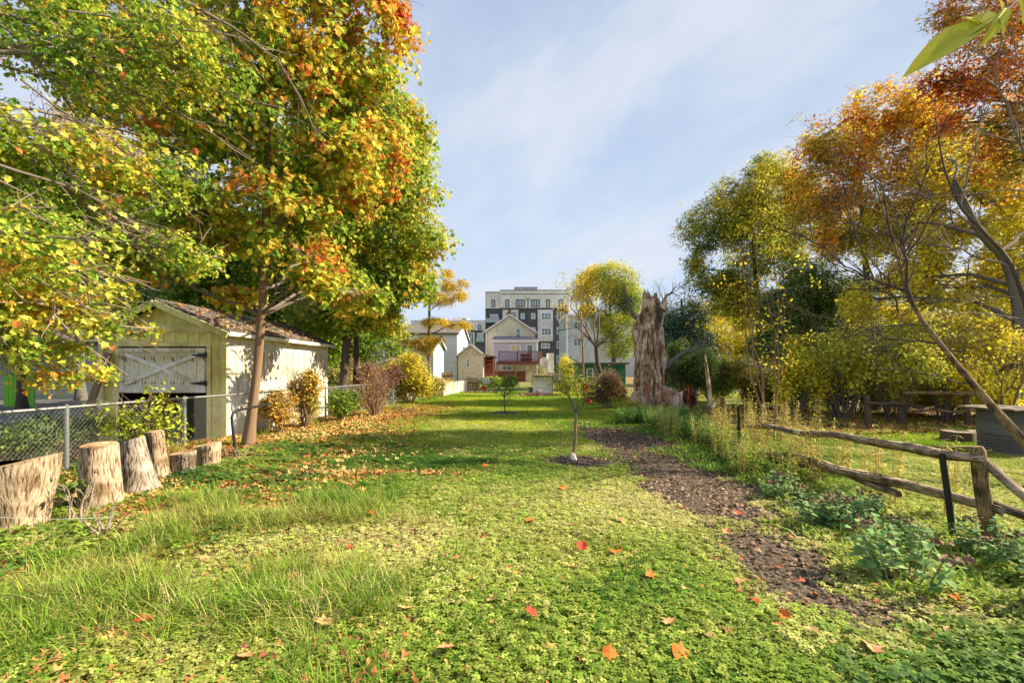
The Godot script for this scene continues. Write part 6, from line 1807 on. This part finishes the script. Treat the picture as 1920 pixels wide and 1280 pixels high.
func clover(count: int, rad: float, ls: float, h: float, sd: int) -> ArrayMesh:
	var q := RandomNumberGenerator.new()
	q.seed = sd
	var mb := MB.new()
	for k in count:
		var a := q.randf() * TAU
		var c := Vector3(cos(a), 0, sin(a)) * rad * sqrt(q.randf()) + Vector3(0, h * q.randf_range(0.3, 1.0), 0)
		var g := q.randf_range(0.55, 1.0)
		mb.col = Color(g, g, g * 0.9)
		var t0 := q.randf() * TAU
		var tilt := Basis(Vector3(cos(t0), 0, sin(t0)), q.randf_range(-0.5, 0.5))
		for j in 3:
			mb.leaf(Transform3D(tilt * Basis(Vector3.UP, t0 + TAU * j / 3.0) * Basis.from_scale(Vector3.ONE * ls * q.randf_range(0.8, 1.2)), c), [Vector2(0, 0), Vector2(0.38, 0.5), Vector2(0.26, 0.95), Vector2(0, 0.88)], 0.15, 0.1)
	return mb.mesh()

func scatter(called: String, label: String, cat: String, mesh: Mesh, m: Material, n: int, x0: float, x1: float, d0: float, d1: float, dens: Callable, pal: Array, s0: float, s1: float, tilt := 0.15, lift := 0.0, near := 1.0) -> void:
	# near > 1 thins the cover with distance
	var xfs := []
	var cols := []
	var tries := 0
	while xfs.size() < n and tries < n * 8:
		tries += 1
		var d := d0 + (d1 - d0) * pow(rng.randf(), near)
		var x := r(x0, x1)
		if absf(x) > 1.35 * d + 1.2:
			continue
		var z := -d
		if rng.randf() > dens.call(x, z):
			continue
		var s := r(s0, s1)
		xfs.append(Transform3D(spin(tilt) * Basis.from_scale(Vector3(s, s * r(0.8, 1.2), s)), Vector3(x, gh(x, z) + lift, z)))
		cols.append(pick(pal, 0.5 + 0.9 * nz.get_noise_2d(x * 22.0 + 500.0, z * 22.0) + r(-0.3, 0.3)))
	tag(many(called, mesh, m, xfs, cols), label, cat)

func make_ground_cover() -> void:
	var lawn_pal := [Color(0.10, 0.17, 0.025), Color(0.19, 0.27, 0.035), Color(0.32, 0.37, 0.045), Color(0.48, 0.47, 0.07)]
	var clov_pal := [Color(0.08, 0.19, 0.03), Color(0.17, 0.30, 0.04), Color(0.30, 0.40, 0.07), Color(0.48, 0.52, 0.15), Color(0.58, 0.56, 0.26)]
	var on_lawn := func(x, z): return clampf(1.0 - bed(x, z) * 1.2 - rings(x, z) * 1.3 - 0.8 * litter(x, z) - (0.7 if x < fence_x(-z) else 0.0), 0.0, 1.0)
	var short_grass := tuft(14, 0.055, 0.0022, 0.06, 0.6, 1)
	var mid_grass := tuft(16, 0.07, 0.004, 0.10, 0.5, 2)
	scatter("lawn_grass", "short grass of the near lawn", "grass", short_grass, M.grass, 21000, -7, 9, 1.6, 10.0, on_lawn, lawn_pal, 0.7, 1.4, 0.2, 0.0, 1.3)
	scatter("lawn_grass", "short grass of the far lawn", "grass", mid_grass, M.grass, 28000, -7, 14, 9.5, 31.0, func(x, z): return clampf(on_lawn.call(x, z) * smoothstep(33.0, 28.0, -z), 0, 1), [Color(0.17, 0.30, 0.025), Color(0.28, 0.42, 0.03), Color(0.42, 0.52, 0.04), Color(0.56, 0.56, 0.06)], 0.8, 1.4, 0.15, 0.0, 1.4)
	var cl := clover(44, 0.14, 0.020, 0.04, 5)
	var cl2 := clover(34, 0.14, 0.018, 0.03, 6)
	var clov_where := func(x, z): return on_lawn.call(x, z) * clampf(0.75 + 1.6 * nz.get_noise_2d(x * 35.0, z * 35.0), 0.12, 1.0)
	scatter("clover_patch", "leafy clover and creeping weeds covering the near lawn", "ground cover", cl, M.leaf, 7500, -6.5, 5.5, 1.6, 8.0, clov_where, clov_pal, 0.7, 1.25, 0.1, 0.0, 1.2)
	scatter("clover_patch", "small clover leaves between the grass of the mid lawn", "ground cover", cl2, M.leaf, 5000, -6, 8, 4.0, 14.0, clov_where, clov_pal, 0.8, 1.4, 0.1)
	scatter("clover_patch", "green weeds creeping over the dug bed", "ground cover", cl, M.leaf, 480, 1.6, 4.4, 2.6, 12.5, func(x, z): return bed(x, z) * clampf(0.2 + 1.6 * nz.get_noise_2d(x * 50.0, z * 50.0), 0.0, 0.8) * smoothstep(9.0, 4.0, -z), clov_pal, 0.5, 1.0)
	scatter("ivy_cover", "larger leaved ground cover around the stumps and fence", "ground cover", clover(16, 0.16, 0.045, 0.09, 8), M.leaf, 700, -7.2, -2.6, 2.2, 9.5, func(x, z): return smoothstep(-2.4, -3.8, x) * clampf(0.5 + 1.5 * nz.get_noise_2d(x * 40.0, z * 40.0 + 70.0), 0.0, 1.0), [Color(0.06, 0.14, 0.04), Color(0.13, 0.26, 0.05), Color(0.30, 0.40, 0.07)], 0.6, 1.2)
	scatter("ivy_cover", "larger leaved ground cover at the lower right corner", "ground cover", clover(20, 0.16, 0.038, 0.07, 9), M.leaf, 360, 1.6, 4.6, 1.8, 4.4, func(x, z): return smoothstep(1.6, 2.8, x) * smoothstep(2.9, 2.2, -z) * 0.9, [Color(0.06, 0.14, 0.04), Color(0.12, 0.24, 0.05), Color(0.24, 0.34, 0.07)], 0.6, 1.1)
	# tall grass at the lower left
	var tall_where := func(x, z):
		var d: float = -z
		return smoothstep(-0.2, -1.6, x + 1.3 * nz.get_noise_2d(x * 50.0, z * 50.0 + 300.0)) * smoothstep(6.0, 4.0, d + 0.25 * x + nz.get_noise_2d(x * 60.0, z * 60.0 + 90.0)) * clampf(0.32 + 1.7 * nz.get_noise_2d(x * 60.0 + 20.0, z * 60.0), 0.0, 1.0) * smoothstep(-4.2, -3.2, x + 0.2 * (d - 4.0))
	scatter("tall_grass", "long arching green grass tufts at the lower left", "grass", tuft(18, 0.28, 0.0032, 0.06, 0.5, 11), M.grass, 1000, -4.2, -0.4, 1.7, 5.6, tall_where, [Color(0.07, 0.17, 0.02), Color(0.12, 0.25, 0.03), Color(0.22, 0.31, 0.04), Color(0.36, 0.37, 0.10)], 0.5, 1.25)
	scatter("tall_grass", "pale dry grass stalks among the long green tufts", "grass", tuft(9, 0.32, 0.0025, 0.05, 0.9, 12), M.grass, 420, -4.2, -0.3, 1.7, 5.6, tall_where, [Color(0.50, 0.40, 0.16), Color(0.60, 0.52, 0.26), Color(0.32, 0.20, 0.10)], 0.6, 1.2)
	scatter("tall_grass", "longer grass along the fence foot and rail fence", "grass", tuft(14, 0.20, 0.004, 0.07, 0.5, 13), M.grass, 900, -7, 8, 5.0, 24.0, func(x, z): return maxf(smoothstep(0.9, 0.1, absf(x - fence_x(-z) - 0.2)), 0.7 * smoothstep(0.8, 0.2, absf(x - 4.6)) * smoothstep(12.0, 9.0, -z)), [Color(0.16, 0.24, 0.04), Color(0.34, 0.38, 0.06), Color(0.55, 0.48, 0.14)], 0.6, 1.3)
	scatter("green_weeds", "fresh green weeds along the fence side of the bed", "weeds", tuft(12, 0.16, 0.009, 0.10, 0.7, 14), M.grass, 900, 2.6, 4.6, 3.0, 12.0, func(x, z): return smoothstep(2.7, 3.5, x + nz.get_noise_2d(x * 50.0, z * 50.0)) * 0.9, [Color(0.12, 0.26, 0.04), Color(0.24, 0.38, 0.05), Color(0.40, 0.46, 0.08)], 0.5, 1.3)
	scatter("dry_thatch", "matted dry grass stems between the green", "grass", tuft(10, 0.09, 0.0022, 0.07, 1.8, 15), M.grass, 5200, -6.5, 6.0, 1.7, 11.0, func(x, z): return on_lawn.call(x, z) * clampf(0.3 + 1.8 * nz.get_noise_2d(x * 32.0 + 150.0, z * 32.0), 0.0, 1.0), [Color(0.46, 0.38, 0.18), Color(0.58, 0.50, 0.26), Color(0.34, 0.24, 0.12)], 0.7, 1.5)
	# fallen leaves
	var leaf_pal := [Color(0.46, 0.34, 0.13), Color(0.40, 0.23, 0.08), Color(0.34, 0.14, 0.045), Color(0.24, 0.08, 0.04), Color(0.16, 0.09, 0.06)]
	var flat := MB.new()
	flat.leaf(Transform3D(Basis.from_scale(Vector3.ONE * 0.11), Vector3.ZERO), MAPLE_LITE, 0.25, 0.3)
	var curl := MB.new()
	curl.leaf(Transform3D(Basis.from_scale(Vector3.ONE * 0.12), Vector3.ZERO), MAPLE_LITE, 0.75, 0.55)
	var oval := MB.new()
	oval.leaf(Transform3D(Basis.from_scale(Vector3.ONE * 0.10), Vector3.ZERO), OVAL, 0.4, 0.4)
	scatter("leaf_litter", "brown and orange fallen leaves drifted along the left fence", "leaf litter", curl.mesh(), M.litter, 12000, -8.5, -1.6, 3.0, 22.0, func(x, z): return clampf(litter(x, z), 0.0, 1.0), leaf_pal, 0.45, 1.1, 0.5, 0.012)
	scatter("leaf_litter", "small curled brown leaves among the left litter", "leaf litter", oval.mesh(), M.litter, 8000, -8.5, -1.6, 2.6, 20.0, func(x, z): return clampf(litter(x, z) + 0.1, 0.0, 1.0), leaf_pal, 0.4, 0.9, 0.5, 0.012)
	scatter("leaf_litter", "fallen leaves under the right hedge", "leaf litter", curl.mesh(), M.litter, 4200, 4.6, 16.0, 8.0, 18.0, func(x, z): return clampf(litter(x, z), 0.04, 1.0), leaf_pal, 0.5, 1.2, 0.5, 0.012)
	scatter("leaf_litter", "dark leaves and bark scraps over the dug bed", "leaf litter", oval.mesh(), M.litter, 9000, 1.4, 4.6, 2.6, 13.0, func(x, z): return bed(x, z), [Color(0.045, 0.032, 0.03), Color(0.09, 0.06, 0.045), Color(0.15, 0.095, 0.065), Color(0.28, 0.19, 0.13)], 0.22, 0.8, 0.7, 0.01)
	scatter("leaf_litter", "brown leaves sprinkled over the open lawn", "leaf litter", flat.mesh(), M.litter, 2600, -4.5, 4.0, 1.8, 18.0, func(x, z): return 0.9 - 0.5 * bed(x, z), leaf_pal, 0.28, 0.7, 0.5, 0.03)
	scatter("mulch_chips", "dark wood chips heaped round the two young trees", "mulch", oval.mesh(), M.litter, 900, -0.9, 1.7, 7.1, 16.7, func(x, z): return rings(x, z), [Color(0.03, 0.025, 0.03), Color(0.06, 0.05, 0.055), Color(0.10, 0.08, 0.08)], 0.3, 0.7, 0.7, 0.01)
	scatter("mulch_chips", "brown bark heap at the end of the lawn before the white box", "mulch", curl.mesh(), M.litter, 420, 0.4, 3.0, 25.5, 27.6, func(x, z): return smoothstep(1.1, 0.5, Vector2((x - 1.4) * 0.8, -z - 26.5).length()), [Color(0.16, 0.07, 0.07), Color(0.26, 0.13, 0.11), Color(0.36, 0.22, 0.18)], 0.7, 1.4, 0.7, 0.05)
	scatter("leaf_litter", "patches of brown leaves between the long grass at the lower left", "leaf litter", curl.mesh(), M.litter, 2600, -5.0, 0.6, 1.7, 7.0, func(x, z): return smoothstep(0.3, -1.6, x) * clampf(0.25 + 2.5 * nz.get_noise_2d(x * 40.0 - 70.0, z * 40.0), 0.0, 1.0), leaf_pal, 0.25, 0.65, 0.6, 0.03)
	# leaves lying on the shed roof
	var rx := []
	var rc := []
	for k in 380:
		var f := pow(rng.randf(), 0.8)
		var p := Vector2(-8.09, 3.19).lerp(Vector2(-6.45, 2.46), f)
		var s := r(0.4, 0.9)
		rx.append(Transform3D(Basis(Vector3.BACK, -0.42) * spin(0.4) * Basis.from_scale(Vector3(s, s, s)), Vector3(p.x, p.y + 0.02, r(-16.3, -10.3))))
		rc.append(pick(leaf_pal, rng.randf()))
	tag(many("roof_leaves", curl.mesh(), M.litter, rx, rc), "brown fallen leaves lying on the shed roof", "leaf litter")
	# the larger leaves near the lens, one by one
	var kinds := []
	for c in [Color(0.62, 0.16, 0.03), Color(0.50, 0.05, 0.03), Color(0.58, 0.36, 0.16), Color(0.56, 0.26, 0.12)]:
		var mt := leaf_mat(0.25, 0.7)
		mt.albedo_color = c.linear_to_srgb()
		kinds.append(mt)
	var shapes := []
	for q in [[0.16, 0.2, 0.3], [0.15, 0.5, 0.6], [0.14, 0.35, -0.3]]:
		var lm := MB.new()
		lm.leaf(Transform3D(Basis.from_scale(Vector3.ONE * q[0]), Vector3.ZERO), MAPLE, q[1], q[2])
		shapes.append(lm.mesh())
	var words := ["orange maple leaf lying among the near clover", "dark red maple leaf lying on the near lawn", "pale tan curled leaf lying on the near lawn", "brown curled leaf lying on the near lawn"]
	var k := 0
	for s in [[758, 1160, 2], [470, 1255, 3], [1262, 1245, 0], [1130, 1245, 0], [1640, 1245, 3], [1385, 968, 1], [700, 975, 1], [860, 1060, 3], [815, 1010, 3], [930, 1140, 2], [1050, 920, 0], [1090, 1045, 1], [1155, 1050, 0], [1250, 1190, 3], [1390, 1100, 3], [1420, 1145, 1], [1460, 1165, 0], [1520, 1195, 2], [1330, 1215, 2], [285, 1175, 1], [210, 1160, 3], [545, 1100, 3], [650, 1040, 1], [1000, 985, 0], [1160, 985, 3], [1225, 1090, 0], [1005, 1170, 1], [850, 1235, 3], [1570, 1225, 2], [375, 1060, 3], [620, 1190, 2], [1785, 1130, 0], [1360, 1010, 3], [1280, 960, 0], [590, 945, 1], [905, 880, 0], [640, 870, 3], [1140, 900, 1]]:
		var d: float = EYE * F / (s[1] - HZ)
		var p := on_ground(s[0], d)
		var lf := obj("fallen_leaf", shapes[rng.randi() % 3], kinds[s[2]] if s[2] != 2 else kinds[2])
		tag(lf, words[s[2]], "leaf", "larger fallen leaves near the camera")
		var sc := r(0.45, 0.8)
		lf.transform = Transform3D(spin(0.5) * Basis.from_scale(Vector3.ONE * sc), p + Vector3(0, 0.055, 0))
		k += 1


func _ready() -> void:
	rng.seed = 20
	nz.seed = 4
	nz.frequency = 0.01
	nz.fractal_octaves = 3
	nzf.seed = 9
	nzf.frequency = 1.0
	nzf.fractal_octaves = 3
	make_camera_and_light()
	make_materials()
	make_sprigs()
	make_ground()
	make_apartments()
	make_cream_house()
	make_neighbours()
	make_shed()
	make_left_trees()
	make_right_trees()
	make_snag()
	make_left_fence()
	make_stumps()
	make_rail_fence()
	make_left_shrubs()
	make_saplings()
	make_bed_plants()
	make_ground_cover()
